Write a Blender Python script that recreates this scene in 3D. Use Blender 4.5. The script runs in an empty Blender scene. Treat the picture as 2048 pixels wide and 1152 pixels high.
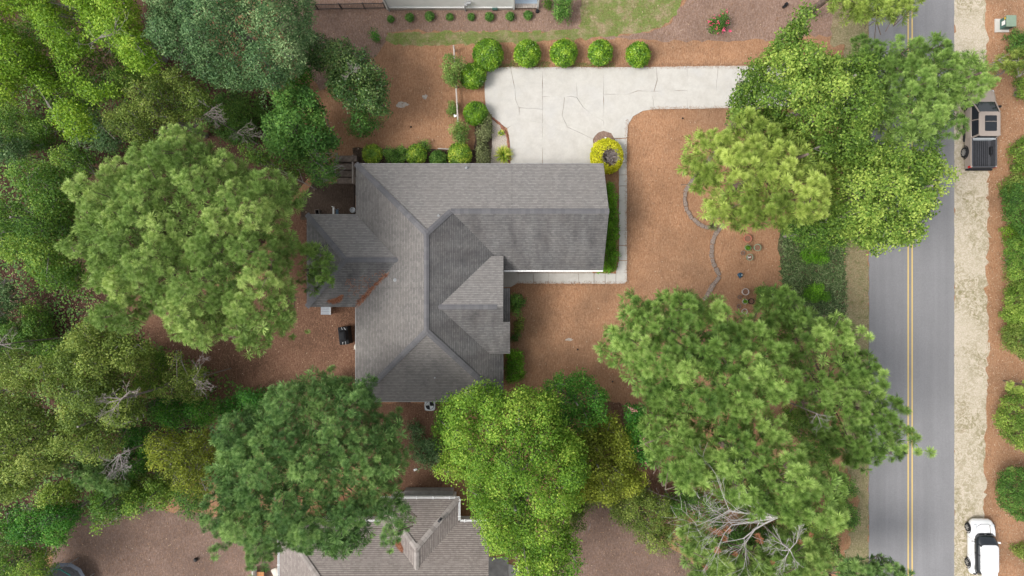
import bpy, math, random
import numpy as np
from mathutils import Vector, Matrix
random.seed(7)
rng = np.random.default_rng(7)
sc = bpy.context.scene
R = math.radians

# ------------------------------------------------------------------ camera, sky, sun, exposure
HCAM = 48.76                                   # drone height in metres, looking straight down
FPX = 2048 * 24 / 36
cam = bpy.data.objects.new('camera', bpy.data.cameras.new('camera'))
cam.data.lens = 24; cam.data.sensor_width = 36; cam.data.clip_end = 2000
cam.location = (0, 0, HCAM); sc.collection.objects.link(cam); sc.camera = cam

SUN_EL, SUN_AZ = 54.0, 256.0                   # azimuth clockwise from +Y
w = bpy.data.worlds.new('World'); sc.world = w; w.use_nodes = True
nt = w.node_tree; nt.nodes.clear()
sky = nt.nodes.new('ShaderNodeTexSky'); sky.sky_type = 'NISHITA'; sky.sun_disc = False
sky.sun_elevation = R(SUN_EL); sky.sun_rotation = R(SUN_AZ); sky.dust_density = 4.0; sky.ozone_density = 1.0
hs = nt.nodes.new('ShaderNodeHueSaturation'); hs.inputs['Saturation'].default_value = 0.22
bg = nt.nodes.new('ShaderNodeBackground'); bg.inputs['Strength'].default_value = 0.15
wo = nt.nodes.new('ShaderNodeOutputWorld')
nt.links.new(sky.outputs[0], hs.inputs['Color']); nt.links.new(hs.outputs[0], bg.inputs[0]); nt.links.new(bg.outputs[0], wo.inputs[0])
sl = bpy.data.lights.new('sun', 'SUN'); sl.energy = 1.3; sl.angle = R(20); sl.color = (1.0, 0.955, 0.89)
so = bpy.data.objects.new('sun', sl); sc.collection.objects.link(so)
sd = Vector((math.sin(R(SUN_AZ)) * math.cos(R(SUN_EL)), math.cos(R(SUN_AZ)) * math.cos(R(SUN_EL)), math.sin(R(SUN_EL))))
so.rotation_euler = sd.to_track_quat('Z', 'Y').to_euler(); so.location = (0, 0, 60)
vs = sc.view_settings; vs.view_transform = 'Standard'; vs.look = 'None'; vs.gamma = 1; vs.use_curve_mapping = False
vs.exposure = 0.68
sc.cycles.max_bounces = 5; sc.cycles.diffuse_bounces = 3; sc.cycles.transmission_bounces = 3; sc.cycles.glossy_bounces = 2

# ------------------------------------------------------------------ coordinates
def P(px, py, z=0.0):                          # point of the photograph to metres, at height z
    s = FPX / (HCAM - z)
    return ((px - 1024) / s, (576 - py) / s)
def PP(pts, z=0.0): return [P(x, y, z) for x, y in pts]

# ------------------------------------------------------------------ materials
MATS = {}
def lin(c):
    return tuple((v / 12.92 if v <= .04045 else ((v + .055) / 1.055) ** 2.4) for v in c)
def mat(name, col, rough=.7, spec=.3, metal=0.0, var=0.0, scale=8.0, bump=0.0, coat=0.0):
    if name in MATS: return MATS[name]
    m = bpy.data.materials.new(name); m.use_nodes = True; n = m.node_tree; b = n.nodes['Principled BSDF']
    b.inputs['Base Color'].default_value = (*col, 1); b.inputs['Roughness'].default_value = rough
    b.inputs['Specular IOR Level'].default_value = spec; b.inputs['Metallic'].default_value = metal
    b.inputs['Coat Weight'].default_value = coat
    if var or bump:
        tc = n.nodes.new('ShaderNodeTexCoord'); no = n.nodes.new('ShaderNodeTexNoise')
        no.inputs['Scale'].default_value = scale; no.inputs['Detail'].default_value = 5
        n.links.new(tc.outputs['Object'], no.inputs['Vector'])
        if var:
            mr = n.nodes.new('ShaderNodeMapRange'); mr.inputs[1].default_value = .3; mr.inputs[2].default_value = .7
            mr.inputs[3].default_value = 1 - var; mr.inputs[4].default_value = 1 + var
            mx = n.nodes.new('ShaderNodeMix'); mx.data_type = 'RGBA'; mx.blend_type = 'MULTIPLY'; mx.inputs[0].default_value = 1
            mx.inputs[6].default_value = (*col, 1)
            n.links.new(no.outputs['Fac'], mr.inputs[0]); n.links.new(mr.outputs[0], mx.inputs[7]); n.links.new(mx.outputs[2], b.inputs['Base Color'])
        if bump:
            bp = n.nodes.new('ShaderNodeBump'); bp.inputs['Strength'].default_value = bump; bp.inputs['Distance'].default_value = .02
            n.links.new(no.outputs['Fac'], bp.inputs['Height']); n.links.new(bp.outputs[0], b.inputs['Normal'])
    MATS[name] = m; return m

class NT:
    """small node helper"""
    def __init__(s, name):
        s.m = bpy.data.materials.new(name); s.m.use_nodes = True; s.n = s.m.node_tree; s.b = s.n.nodes['Principled BSDF']
        s.b.inputs['Roughness'].default_value = .85; s.b.inputs['Specular IOR Level'].default_value = .15
        s.tc = s.n.nodes.new('ShaderNodeTexCoord'); s.co = s.tc.outputs['Object']; MATS[name] = s.m
    def L(s, a, b): s.n.links.new(a, b)
    def mapping(s, sc=(1, 1, 1), rot=(0, 0, 0), src=None):
        k = s.n.nodes.new('ShaderNodeMapping'); k.inputs['Scale'].default_value = sc; k.inputs['Rotation'].default_value = rot
        s.L(src or s.co, k.inputs[0]); return k.outputs[0]
    def noise(s, scale, detail=4, rough=.55, vec=None, dist=0):
        k = s.n.nodes.new('ShaderNodeTexNoise'); k.inputs['Scale'].default_value = scale; k.inputs['Detail'].default_value = detail
        k.inputs['Roughness'].default_value = rough; k.inputs['Distortion'].default_value = dist
        s.L(vec or s.co, k.inputs['Vector']); return k.outputs['Fac']
    def rng(s, v, a, b, c=0., d=1.):
        k = s.n.nodes.new('ShaderNodeMapRange')
        for i, q in zip((1, 2, 3, 4), (a, b, c, d)): k.inputs[i].default_value = q
        s.L(v, k.inputs[0]); return k.outputs[0]
    def ramp(s, v, stops):
        k = s.n.nodes.new('ShaderNodeValToRGB'); e = k.color_ramp.elements
        while len(e) < len(stops): e.new(.5)
        for q, (p, c) in zip(e, stops): q.position = p; q.color = (*c, 1)
        s.L(v, k.inputs[0]); return k.outputs[0]
    def mix(s, f, a, b, mode='MIX'):
        k = s.n.nodes.new('ShaderNodeMix'); k.data_type = 'RGBA'; k.blend_type = mode
        for i, q in ((0, f), (6, a), (7, b)):
            if isinstance(q, (int, float)): k.inputs[i].default_value = q
            elif isinstance(q, tuple): k.inputs[i].default_value = (*q, 1)
            else: s.L(q, k.inputs[i])
        return k.outputs[2]
    def math(s, op, a, b):
        k = s.n.nodes.new('ShaderNodeMath'); k.operation = op
        for i, q in enumerate((a, b)):
            if isinstance(q, (int, float)): k.inputs[i].default_value = q
            else: s.L(q, k.inputs[i])
        return k.outputs[0]
    def bump(s, h, st=.5, d=.03):
        k = s.n.nodes.new('ShaderNodeBump'); k.inputs['Strength'].default_value = st; k.inputs['Distance'].default_value = d
        s.L(h, k.inputs['Height']); s.L(k.outputs[0], s.b.inputs['Normal'])
    def out(s, c, rough=None):
        s.L(c, s.b.inputs['Base Color'])
        if rough is not None: s.b.inputs['Roughness'].default_value = rough
        return s.m

def straw_mat(name, dark, mid, light, patch=.25, old=None):
    t = NT(name)
    f = None
    for k, a in enumerate((10, 55, 100, 150)):
        v = t.noise(1, 3, .6, t.mapping((17, 3.2, 1), (0, 0, R(a))), .5)
        f = v if f is None else t.math('MAXIMUM', f, v)
    g = t.noise(8, 5, .75)
    v = t.math('ADD', t.math('MULTIPLY', f, .65), t.math('MULTIPLY', g, .35))
    c = t.ramp(v, [(.42, dark), (.54, mid), (.66, light)])
    big = t.rng(t.noise(.35, 5, .6), .35, .65, 1 - patch, 1 + patch * .6)
    c = t.mix(1., c, t.rng(t.noise(.35, 5, .6), .35, .65, 1 - patch, 1 + patch * .5), 'MULTIPLY')
    if old:
        c = t.mix(t.rng(t.noise(.13, 5, .62), .46, .62), c, t.mix(1., c, old, 'MULTIPLY'))
    c = t.mix(t.rng(t.noise(2.2, 4, .7), .62, .8, 0, .35), c, light)
    t.bump(v, .5, .03); return t.out(c, .95)
straw_mat('pine_straw', (.22, .108, .055), (.345, .185, .102), (.46, .285, .175), .18, (.80, .84, .88))
straw_mat('old_mulch', (.14, .085, .062), (.235, .155, .12), (.36, .26, .21), .18)
straw_mat('damp_shaded_straw', (.085, .042, .028), (.155, .083, .054), (.26, .155, .105), .3)  # damp straw, darkened further by pine shade painted into its colour
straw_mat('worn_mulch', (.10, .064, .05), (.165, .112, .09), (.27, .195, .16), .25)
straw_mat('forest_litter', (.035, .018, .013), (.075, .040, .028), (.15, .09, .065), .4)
straw_mat('dark_soil', (.05, .034, .026), (.085, .06, .046), (.15, .11, .085), .35)

t = NT('lawn')
gn = t.noise(.55, 6, .62); fine = t.noise(9, 5, .75)
c = t.ramp(fine, [(.3, (.10, .135, .035)), (.55, (.17, .22, .06)), (.75, (.27, .30, .11))])
dry = t.ramp(t.noise(8, 4, .7), [(.3, (.20, .16, .085)), (.6, (.36, .29, .18)), (.8, (.48, .41, .30))])
c = t.mix(t.rng(t.noise(.9, 7, .68), .47, .62), c, dry); t.bump(fine, .5); t.out(c, .95)
t = NT('dry_grass')
fine = t.noise(9, 5, .75)
c = t.ramp(fine, [(.3, (.15, .13, .065)), (.52, (.27, .225, .13)), (.75, (.42, .36, .25))])
c = t.mix(t.rng(t.noise(2.1, 6, .7), .5, .66, 0, .8), c, (.11, .125, .045)); t.bump(fine, .5); t.out(c, .95)
t = NT('sandy_shoulder')
fine = t.noise(10, 4, .7)
c = t.ramp(fine, [(.3, (.42, .355, .275)), (.6, (.55, .485, .395)), (.8, (.66, .61, .53))])
m1 = t.rng(t.noise(2.6, 9, .8, None, 1.6), .45, .56, 0, .9)
lo = t.rng(t.noise(.32, 3, .5), .38, .58, .25, 1)
veg = t.ramp(t.noise(14, 4, .7), [(.3, (.16, .14, .065)), (.6, (.27, .235, .13)), (.8, (.42, .36, .24))])
c = t.mix(t.math('MULTIPLY', m1, lo), c, veg)
c = t.mix(t.rng(t.noise(.6, 5, .6), .6, .72, 0, .5), c, (.36, .28, .2)); t.bump(fine, .5); t.out(c, .95)
t = NT('ivy_bed')
c = t.ramp(t.noise(7, 4, .8), [(.3, (.04, .045, .025)), (.5, (.07, .085, .04)), (.7, (.13, .14, .07))])
c = t.mix(t.rng(t.noise(1.2, 5, .65), .52, .66, 0, .8), c, (.10, .07, .05)); t.out(c, .9)

t = NT('concrete')
c = t.ramp(t.noise(1.3, 7, .65), [(.3, (.45, .428, .392)), (.6, (.515, .495, .458))])
c = t.mix(1., c, t.rng(t.noise(9, 5, .75), .3, .7, .94, 1.05), 'MULTIPLY')
c = t.mix(t.rng(t.noise(.45, 5, .6), .5, .72, 0, .5), c, (.46, .455, .45))
c = t.mix(t.rng(t.noise(3.5, 5, .7), .62, .78, 0, .35), c, (.33, .29, .25)); c = t.mix(t.rng(t.noise(1, 5, .6, t.mapping((.25, 1.6, 1))), .55, .75, 0, .3), c, (.40, .39, .375)); t.out(c, .85)
t = NT('asphalt')
c = t.ramp(t.noise(14, 5, .85), [(.3, (.185, .184, .190)), (.7, (.25, .248, .256))])
c = t.mix(1., c, t.rng(t.noise(1, 4, .6, t.mapping((1.5, .06, 1))), .35, .65, .93, 1.05), 'MULTIPLY')
c = t.mix(1., c, t.rng(t.noise(.25, 4, .6), .35, .65, .94, 1.05), 'MULTIPLY')
c = t.mix(t.rng(t.noise(.8, 7, .8, None, 1.2), .69, .71, 0, .25), c, (.1, .1, .1)); t.bump(t.noise(90, 2, .7), .3, .01); t.out(c, .9)
t = NT('yellow_paint')
c = t.mix(t.rng(t.noise(9, 5, .8), .55, .75, 0, .55), (.60, .43, .17), (.33, .30, .23)); t.out(c, .7)

def shingle(name, base, lightc, darkc, stain, stcol, tint=1.0):
    t = NT(name)
    uv = t.tc.outputs['UV']
    br = t.n.nodes.new('ShaderNodeTexBrick'); br.offset = .5; t.L(uv, br.inputs['Vector'])
    br.inputs['Scale'].default_value = 1; br.inputs['Brick Width'].default_value = .19; br.inputs['Row Height'].default_value = .127
    br.inputs['Mortar Size'].default_value = .015; br.inputs['Mortar Smooth'].default_value = .3; br.inputs['Bias'].default_value = -.1
    br.inputs['Color1'].default_value = (0, 0, 0, 1); br.inputs['Color2'].default_value = (1, 1, 1, 1); br.inputs['Mortar'].default_value = (.5, .5, .5, 1)
    br.inputs['Mortar Size'].default_value = 0.0
    b2 = t.n.nodes.new('ShaderNodeTexBrick'); t.L(uv, b2.inputs['Vector']); b2.inputs['Scale'].default_value = 1; b2.inputs['Brick Width'].default_value = 400; b2.inputs['Row Height'].default_value = .127; b2.inputs['Mortar Size'].default_value = .016; b2.inputs['Mortar Smooth'].default_value = .4
    nz = t.noise(11, 4, .8, uv)
    v = t.math('ADD', t.math('MULTIPLY', br.outputs['Color'], .26), t.math('MULTIPLY', nz, .74))
    c = t.ramp(v, [(.15, darkc), (.5, base), (.85, lightc)])
    c = t.mix(t.math('MULTIPLY', b2.outputs['Fac'], .8), c, tuple(x * .42 for x in darkc))
    st = t.math('MULTIPLY', t.rng(t.noise(1, 5, .6, t.mapping((1.0, .32, 1), src=uv)), .36, .66), t.rng(t.noise(.35, 3, .5, uv), .3, .6, .45, 1.))
    c = t.mix(t.math('MULTIPLY', st, stain), c, t.mix(.7, c, stcol, 'MULTIPLY'))
    c = t.mix(t.rng(t.noise(.5, 5, .6, uv), .35, .7, 0, .18), c, (.23, .20, .18))
    h = t.math('SUBTRACT', 1., b2.outputs['Fac']); t.bump(h, .6, .02)
    return t.out(c, .92)
GB = (.255, .243, .232)
shingle('shingle_clean', GB, (.36, .34, .325), (.165, .158, .155), .3, (.6, .6, .62))
shingle('shingle_mid', (.22, .208, .198), (.315, .296, .28), (.14, .134, .13), .6, (.45, .45, .47))
shingle('shingle_stained', (.175, .171, .17), (.26, .248, .24), (.105, .105, .107), 1., (.26, .26, .28))
shingle('shingle_tan', (.27, .235, .215), (.36, .325, .30), (.165, .14, .13), .35, (.55, .55, .58))
t = NT('ridge_shingle')
at = t.n.nodes.new('ShaderNodeAttribute'); at.attribute_name = 'tint'
sp = t.n.nodes.new('ShaderNodeSeparateColor'); t.L(at.outputs['Color'], sp.inputs[0])
c = t.ramp(sp.outputs[0], [(0, (.125, .124, .132)), (.5, (.138, .135, .143)), (1, (.155, .152, .158))])
t.out(t.mix(1., c, t.rng(t.noise(40, 2), .3, .7, .85, 1.15), 'MULTIPLY'), .9)
t = NT('ridge_shingle_tan')
at = t.n.nodes.new('ShaderNodeAttribute'); at.attribute_name = 'tint'
sp = t.n.nodes.new('ShaderNodeSeparateColor'); t.L(at.outputs['Color'], sp.inputs[0])
t.out(t.ramp(sp.outputs[0], [(0, (.22, .195, .18)), (1, (.33, .30, .28))]), .9)

def foliage(name, c0, c1, c2, tr=.28, rough=.55, tipw=0.0, spec=.25):
    if name[:5] in ('pine_', 'leaf_') and name not in ('leaf_gold', 'leaf_clipped', 'leaf_variegated'): c1 = tuple(v * 1.16 for v in c1); c2 = tuple(min(.7, v * 1.14) for v in c2)
    m = bpy.data.materials.new(name); m.use_nodes = True; n = m.node_tree; b = n.nodes['Principled BSDF']
    at = n.nodes.new('ShaderNodeAttribute'); at.attribute_name = 'tint'
    sp = n.nodes.new('ShaderNodeSeparateColor'); n.links.new(at.outputs['Color'], sp.inputs[0])
    def ma(op, a, bb):
        k = n.nodes.new('ShaderNodeMath'); k.operation = op
        for i, q in enumerate((a, bb)):
            if isinstance(q, (int, float)): k.inputs[i].default_value = q
            else: n.links.new(q, k.inputs[i])
        return k.outputs[0]
    v = ma('ADD', ma('ADD', ma('MULTIPLY', sp.outputs[0], .34), ma('MULTIPLY', sp.outputs[1], .26)), ma('MULTIPLY', sp.outputs[2], .40 - tipw * .4))
    if tipw: v = ma('ADD', v, ma('MULTIPLY', at.outputs['Alpha'], tipw * .5))
    rp = n.nodes.new('ShaderNodeValToRGB'); e = rp.color_ramp.elements; e.new(.5)
    for q, p, c in zip(e, (.12, .5, .88), (c0, c1, c2)): q.position = p; q.color = (*c, 1)
    n.links.new(v, rp.inputs[0]); n.links.new(rp.outputs[0], b.inputs['Base Color'])
    b.inputs['Roughness'].default_value = rough; b.inputs['Specular IOR Level'].default_value = spec
    tl = n.nodes.new('ShaderNodeBsdfTranslucent'); hv = n.nodes.new('ShaderNodeHueSaturation')
    hv.inputs['Value'].default_value = 1.25; hv.inputs['Saturation'].default_value = 1.1; hv.inputs['Hue'].default_value = .495
    n.links.new(rp.outputs[0], hv.inputs['Color']); n.links.new(hv.outputs[0], tl.inputs[0])
    mx = n.nodes.new('ShaderNodeMixShader'); mx.inputs[0].default_value = tr
    n.links.new(b.outputs[0], mx.inputs[1]); n.links.new(tl.outputs[0], mx.inputs[2]); n.links.new(mx.outputs[0], n.nodes['Material Output'].inputs[0])
    MATS[name] = m; return m
foliage('pine_light', (.055, .11, .022), (.17, .275, .062), (.43, .54, .165), .16, .5, .5)
foliage('pine_green', (.030, .078, .016), (.135, .235, .046), (.36, .50, .135), .16, .5, .5)
foliage('pine_deep', (.020, .062, .018), (.095, .19, .050), (.28, .42, .125), .16, .5, .5)
foliage('pine_yellow', (.055, .10, .018), (.20, .285, .05), (.44, .53, .125), .16, .5, .5)
foliage('leaf_bright', (.035, .085, .012), (.14, .24, .035), (.42, .52, .11))
foliage('leaf_lime', (.05, .12, .01), (.19, .33, .03), (.48, .60, .09))
foliage('leaf_birch', (.04, .11, .012), (.15, .285, .03), (.42, .54, .09))
foliage('leaf_mid', (.03, .085, .014), (.10, .205, .03), (.33, .45, .08))
foliage('leaf_fresh', (.035, .10, .022), (.09, .21, .04), (.22, .38, .08))
foliage('leaf_deep', (.015, .075, .01), (.05, .18, .02), (.18, .38, .05), .2)
foliage('leaf_magnolia', (.016, .05, .012), (.05, .115, .022), (.22, .30, .09), .12, .42, 0, .4)
foliage('leaf_blue', (.03, .08, .03), (.09, .175, .06), (.28, .38, .165), .15, .5)
foliage('leaf_olive', (.045, .085, .015), (.15, .22, .04), (.40, .46, .12))
foliage('leaf_yellowolive', (.06, .085, .012), (.17, .215, .025), (.38, .43, .06))
foliage('leaf_clipped', (.04, .11, .01), (.14, .30, .015), (.46, .64, .06), .22, .42, 0, .45)
foliage('leaf_variegated', (.05, .13, .02), (.20, .36, .03), (.62, .66, .09), .22, .42, 0, .4)
foliage('leaf_gold', (.30, .33, .01), (.60, .60, .02), (.80, .76, .07), .2)
foliage('leaf_shrub', (.03, .08, .018), (.08, .18, .03), (.22, .35, .07))
foliage('leaf_willow', (.07, .13, .03), (.16, .26, .055), (.32, .43, .12))
foliage('leaf_juniper', (.07, .085, .035), (.14, .165, .065), (.24, .26, .12), .15)
foliage('leaf_hedge', (.045, .12, .01), (.10, .25, .015), (.20, .42, .03), .2)
foliage('yucca_blade', (.08, .19, .02), (.26, .38, .04), (.62, .62, .14), .2)
foliage('grass_blade', (.06, .10, .025), (.13, .18, .05), (.28, .30, .12), .2)
foliage('ivy_leaf', (.03, .065, .02), (.09, .15, .045), (.30, .36, .17), .15, .4)
foliage('flower_pink', (.60, .05, .14), (.75, .06, .18), (.80, .15, .28), .2)
foliage('flower_pale', (.60, .22, .22), (.70, .32, .32), (.75, .42, .40), .2)
foliage('fallen_straw', (.14, .07, .04), (.29, .165, .10), (.50, .34, .23), .05, .9)
foliage('rust_straw', (.17, .06, .03), (.27, .11, .06), (.38, .19, .12), .05, .9)
foliage('fallen_leaf', (.20, .09, .05), (.36, .24, .15), (.58, .46, .34), .1, .8)
foliage('brown_needle', (.17, .07, .035), (.30, .13, .07), (.42, .2, .1), .1, .8)
mat('bark_pine', (.15, .115, .095), .95, .1, var=.35, scale=6, bump=.6)
mat('bark_grey', (.24, .22, .20), .95, .1, var=.3, scale=9, bump=.4)
mat('dead_wood', (.27, .245, .235), .9, .15, var=.25, scale=7)
mat('bleached_wood', (.42, .395, .38), .9, .15, var=.2, scale=7)
mat('twig_grey', (.25, .215, .205), .9, .1, var=.3, scale=9)
mat('white_siding', (.80, .80, .785), .6, .3, var=.05, scale=2)
mat('white_trim', (.74, .74, .73), .5, .4, var=.04)
mat('brick_wall', (.32, .25, .2), .9, .2, var=.2, scale=14)
mat('stone_base', (.36, .32, .28), .9, .2, var=.25, scale=10, bump=.4)
mat('black_metal', (.02, .02, .022), .45, .5)
mat('black_plastic', (.018, .019, .022), .8, .2, var=.2)
mat('dark_glass', (.012, .016, .02), .06, .8)
mat('white_car_paint', (.80, .81, .82), .25, .5, coat=.6)
mat('sand_car_paint', (.33, .275, .235), .35, .5, coat=.5)
mat('rubber', (.025, .025, .027), .85, .2)
mat('alloy', (.45, .46, .48), .35, .5, metal=.8)
mat('red_lens', (.45, .02, .02), .2, .6)
mat('grey_metal', (.35, .36, .37), .5, .4, var=.1)
mat('bed_liner', (.06, .062, .07), .6, .4, var=.15)
mat('light_grey', (.55, .58, .6), .5, .4, var=.08)
mat('utility_green', (.20, .27, .20), .6, .35, var=.06)
mat('terracotta', (.45, .17, .11), .8, .2, var=.15)
mat('pot_green', (.25, .30, .20), .7, .3, var=.2)
mat('pot_white', (.50, .45, .42), .7, .3, var=.2)
mat('pot_grey', (.20, .17, .15), .8, .2, var=.2)
mat('potting_soil', (.21, .115, .078), .95, .1, var=.4, scale=25)
mat('blue_glaze', (.03, .09, .15), .3, .6)
mat('edge_stone', (.235, .185, .155), .9, .2, var=.35, scale=5, bump=.5)
mat('edge_brick', (.30, .13, .09), .9, .2, var=.25, scale=8)
mat('wood_grey', (.19, .15, .125), .9, .2, var=.35, scale=5, bump=.4)
mat('wood_weathered', (.42, .37, .33), .9, .2, var=.2, scale=6)
mat('wood_dark', (.065, .05, .042), .9, .2, var=.3, scale=5)
mat('wood_orange', (.48, .22, .09), .7, .3, var=.2, scale=5)
mat('teal', (.02, .22, .19), .6, .3)
mat('navy_mat', (.02, .03, .05), .6, .3, var=.2)
mat('fabric_grey', (.36, .40, .45), .8, .2, var=.1)
mat('cream', (.62, .57, .5), .7, .3)
mat('gravel_light', (.42, .37, .32), .9, .2, var=.35, scale=16, bump=.4)
mat('yellow_sticker', (.65, .45, .03), .5, .4)
mat('porch_floor', (.42, .50, .58), .6, .3, var=.06)
mat('ball_dark', (.01, .01, .012), .3, .5)
mat('shade_green', (.05, .12, .10), .5, .4)
mat('cream_concrete', (.36, .34, .32), .85, .2, var=.25, scale=2)

# ------------------------------------------------------------------ object helpers
COL = sc.collection
def tag(o, label=None, cat=None, group=None, kind=None):
    if label: o['label'] = label
    if cat: o['category'] = cat
    if group: o['group'] = group
    if kind: o['kind'] = kind
    return o
def empty(name, loc, label, cat, group=None):
    o = bpy.data.objects.new(name, None); COL.objects.link(o); o.location = loc; o.empty_display_size = .3
    return tag(o, label, cat, group)
def place(o, parent):
    COL.objects.link(o)
    if parent is not None: o.parent = parent
def off(parent):
    v = Vector((0, 0, 0)); p = parent
    while p is not None: v += Vector(p.location); p = p.parent
    return v
def np_obj(name, V, F, m, parent=None, tint=None, loc=None, smooth=False):
    V = np.asarray(V, dtype=np.float32); F = np.asarray(F, dtype=np.int32)
    o0 = np.array(off(parent) if parent else (loc if loc is not None else (0, 0, 0)), dtype=np.float32)
    me = bpy.data.meshes.new(name); k = F.shape[1]
    me.vertices.add(len(V)); me.vertices.foreach_set('co', (V - o0).ravel())
    me.loops.add(F.size); me.loops.foreach_set('vertex_index', F.ravel())
    me.polygons.add(len(F)); me.polygons.foreach_set('loop_start', np.arange(0, F.size, k, dtype=np.int32))
    me.polygons.foreach_set('loop_total', np.full(len(F), k, dtype=np.int32))
    if smooth: me.polygons.foreach_set('use_smooth', np.ones(len(F), dtype=bool))
    if tint is not None:
        a = me.attributes.new('tint', 'FLOAT_COLOR', 'POINT'); a.data.foreach_set('color', np.asarray(tint, dtype=np.float32).ravel())
    me.materials.append(MATS[m]); me.update(calc_edges=True)
    o = bpy.data.objects.new(name, me); place(o, parent)
    if parent is None and loc is not None: o.location = loc
    return o

class MB:
    def __init__(s): s.v = []; s.f = []; s.t = []
    def add(s, vs, fs, t=None):
        b = len(s.v); s.v += [tuple(p) for p in vs]; s.f += [tuple(b + i for i in f) for f in fs]
        s.t += [(t if t is not None else 0.5,) * 3 + (1,)] * len(vs); return s
    def box(s, c, d, rz=0., t=None, taper=1.0):
        x, y, z = c; a, b, h = d[0] / 2, d[1] / 2, d[2] / 2; co, si = math.cos(rz), math.sin(rz); vs = []
        for dz, k in ((-h, 1), (h, taper)):
            for dx, dy in ((-a, -b), (a, -b), (a, b), (-a, b)):
                dx *= k; dy *= k; vs.append((x + dx * co - dy * si, y + dx * si + dy * co, z + dz))
        return s.add(vs, [(3, 2, 1, 0), (4, 5, 6, 7), (0, 1, 5, 4), (1, 2, 6, 5), (2, 3, 7, 6), (3, 0, 4, 7)], t)
    def prism(s, poly, z0, z1, t=None):
        n = len(poly); a = sum(poly[i][0] * poly[(i + 1) % n][1] - poly[(i + 1) % n][0] * poly[i][1] for i in range(n))
        if a < 0: poly = poly[::-1]
        vs = [(x, y, z0) for x, y in poly] + [(x, y, z1) for x, y in poly]
        return s.add(vs, [tuple(range(n - 1, -1, -1)), tuple(range(n, 2 * n))] + [(i, (i + 1) % n, n + (i + 1) % n, n + i) for i in range(n)], t)
    def tube(s, p0, p1, r0, r1=None, n=6, cap=True, t=None):
        r1 = r0 if r1 is None else r1
        p0, p1 = Vector(p0), Vector(p1); d = p1 - p0
        if d.length < 1e-6: return s
        d.normalize(); u = d.orthogonal().normalized(); w_ = d.cross(u); vs = []
        for p, r in ((p0, r0), (p1, r1)):
            for i in range(n):
                a = 2 * math.pi * i / n; vs.append(p + u * (r * math.cos(a)) + w_ * (r * math.sin(a)))
        fs = [(i, (i + 1) % n, n + (i + 1) % n, n + i) for i in range(n)]
        if cap: fs += [tuple(range(n - 1, -1, -1)), tuple(range(n, 2 * n))]
        return s.add(vs, fs, t)
    def path(s, pts, rs, n=5):
        for i in range(len(pts) - 1): s.tube(pts[i], pts[i + 1], rs[i], rs[i + 1], n, cap=(i == 0 or i == len(pts) - 2))
        return s
    def lathe(s, c, prof, n=20, axis='z', t=None):
        vs = []
        for r, h in prof:
            for i in range(n):
                a = 2 * math.pi * i / n
                if axis == 'z': vs.append((c[0] + r * math.cos(a), c[1] + r * math.sin(a), c[2] + h))
                else: vs.append((c[0] + h, c[1] + r * math.cos(a), c[2] + r * math.sin(a)))
        fs = []
        for j in range(len(prof) - 1):
            for i in range(n): fs.append((j * n + i, j * n + (i + 1) % n, (j + 1) * n + (i + 1) % n, (j + 1) * n + i))
        fs += [tuple(range(n - 1, -1, -1)), tuple(range((len(prof) - 1) * n, len(prof) * n))]
        return s.add(vs, fs, t)
    def loft(s, rings):
        n = len(rings[0]); vs = [p for r in rings for p in r]; fs = []
        for j in range(len(rings) - 1):
            for i in range(n): fs.append((j * n + i, j * n + (i + 1) % n, (j + 1) * n + (i + 1) % n, (j + 1) * n + i))
        fs += [tuple(range(n - 1, -1, -1)), tuple(range((len(rings) - 1) * n, len(rings) * n))]
        return s.add(vs, fs)
    def quad(s, a, b, c, d, t=None): return s.add([a, b, c, d], [(0, 1, 2, 3)], t)
    def build(s, name, m, parent=None, bevel=0, seg=2, smooth=False, subd=0, loc=None, uv=None):
        me = bpy.data.meshes.new(name)
        if parent is not None: o0 = off(parent)
        elif loc is not None: o0 = Vector(loc)
        else:
            xs = np.array(s.v); o0 = Vector(((xs[:, 0].min() + xs[:, 0].max()) / 2, (xs[:, 1].min() + xs[:, 1].max()) / 2, xs[:, 2].min()))
        me.from_pydata([(x - o0.x, y - o0.y, z - o0.z) for x, y, z in s.v], [], s.f)
        a = me.attributes.new('tint', 'FLOAT_COLOR', 'POINT'); a.data.foreach_set('color', np.array(s.t, dtype=np.float32).ravel())
        me.materials.append(MATS[m])
        if smooth or subd: me.polygons.foreach_set('use_smooth', [True] * len(me.polygons))
        o = bpy.data.objects.new(name, me); place(o, parent)
        if parent is None: o.location = o0
        if bevel:
            k = o.modifiers.new('bevel', 'BEVEL'); k.width = bevel; k.segments = seg; k.limit_method = 'ANGLE'
        if subd:
            k = o.modifiers.new('subd', 'SUBSURF'); k.levels = subd; k.render_levels = subd
        return o

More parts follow.
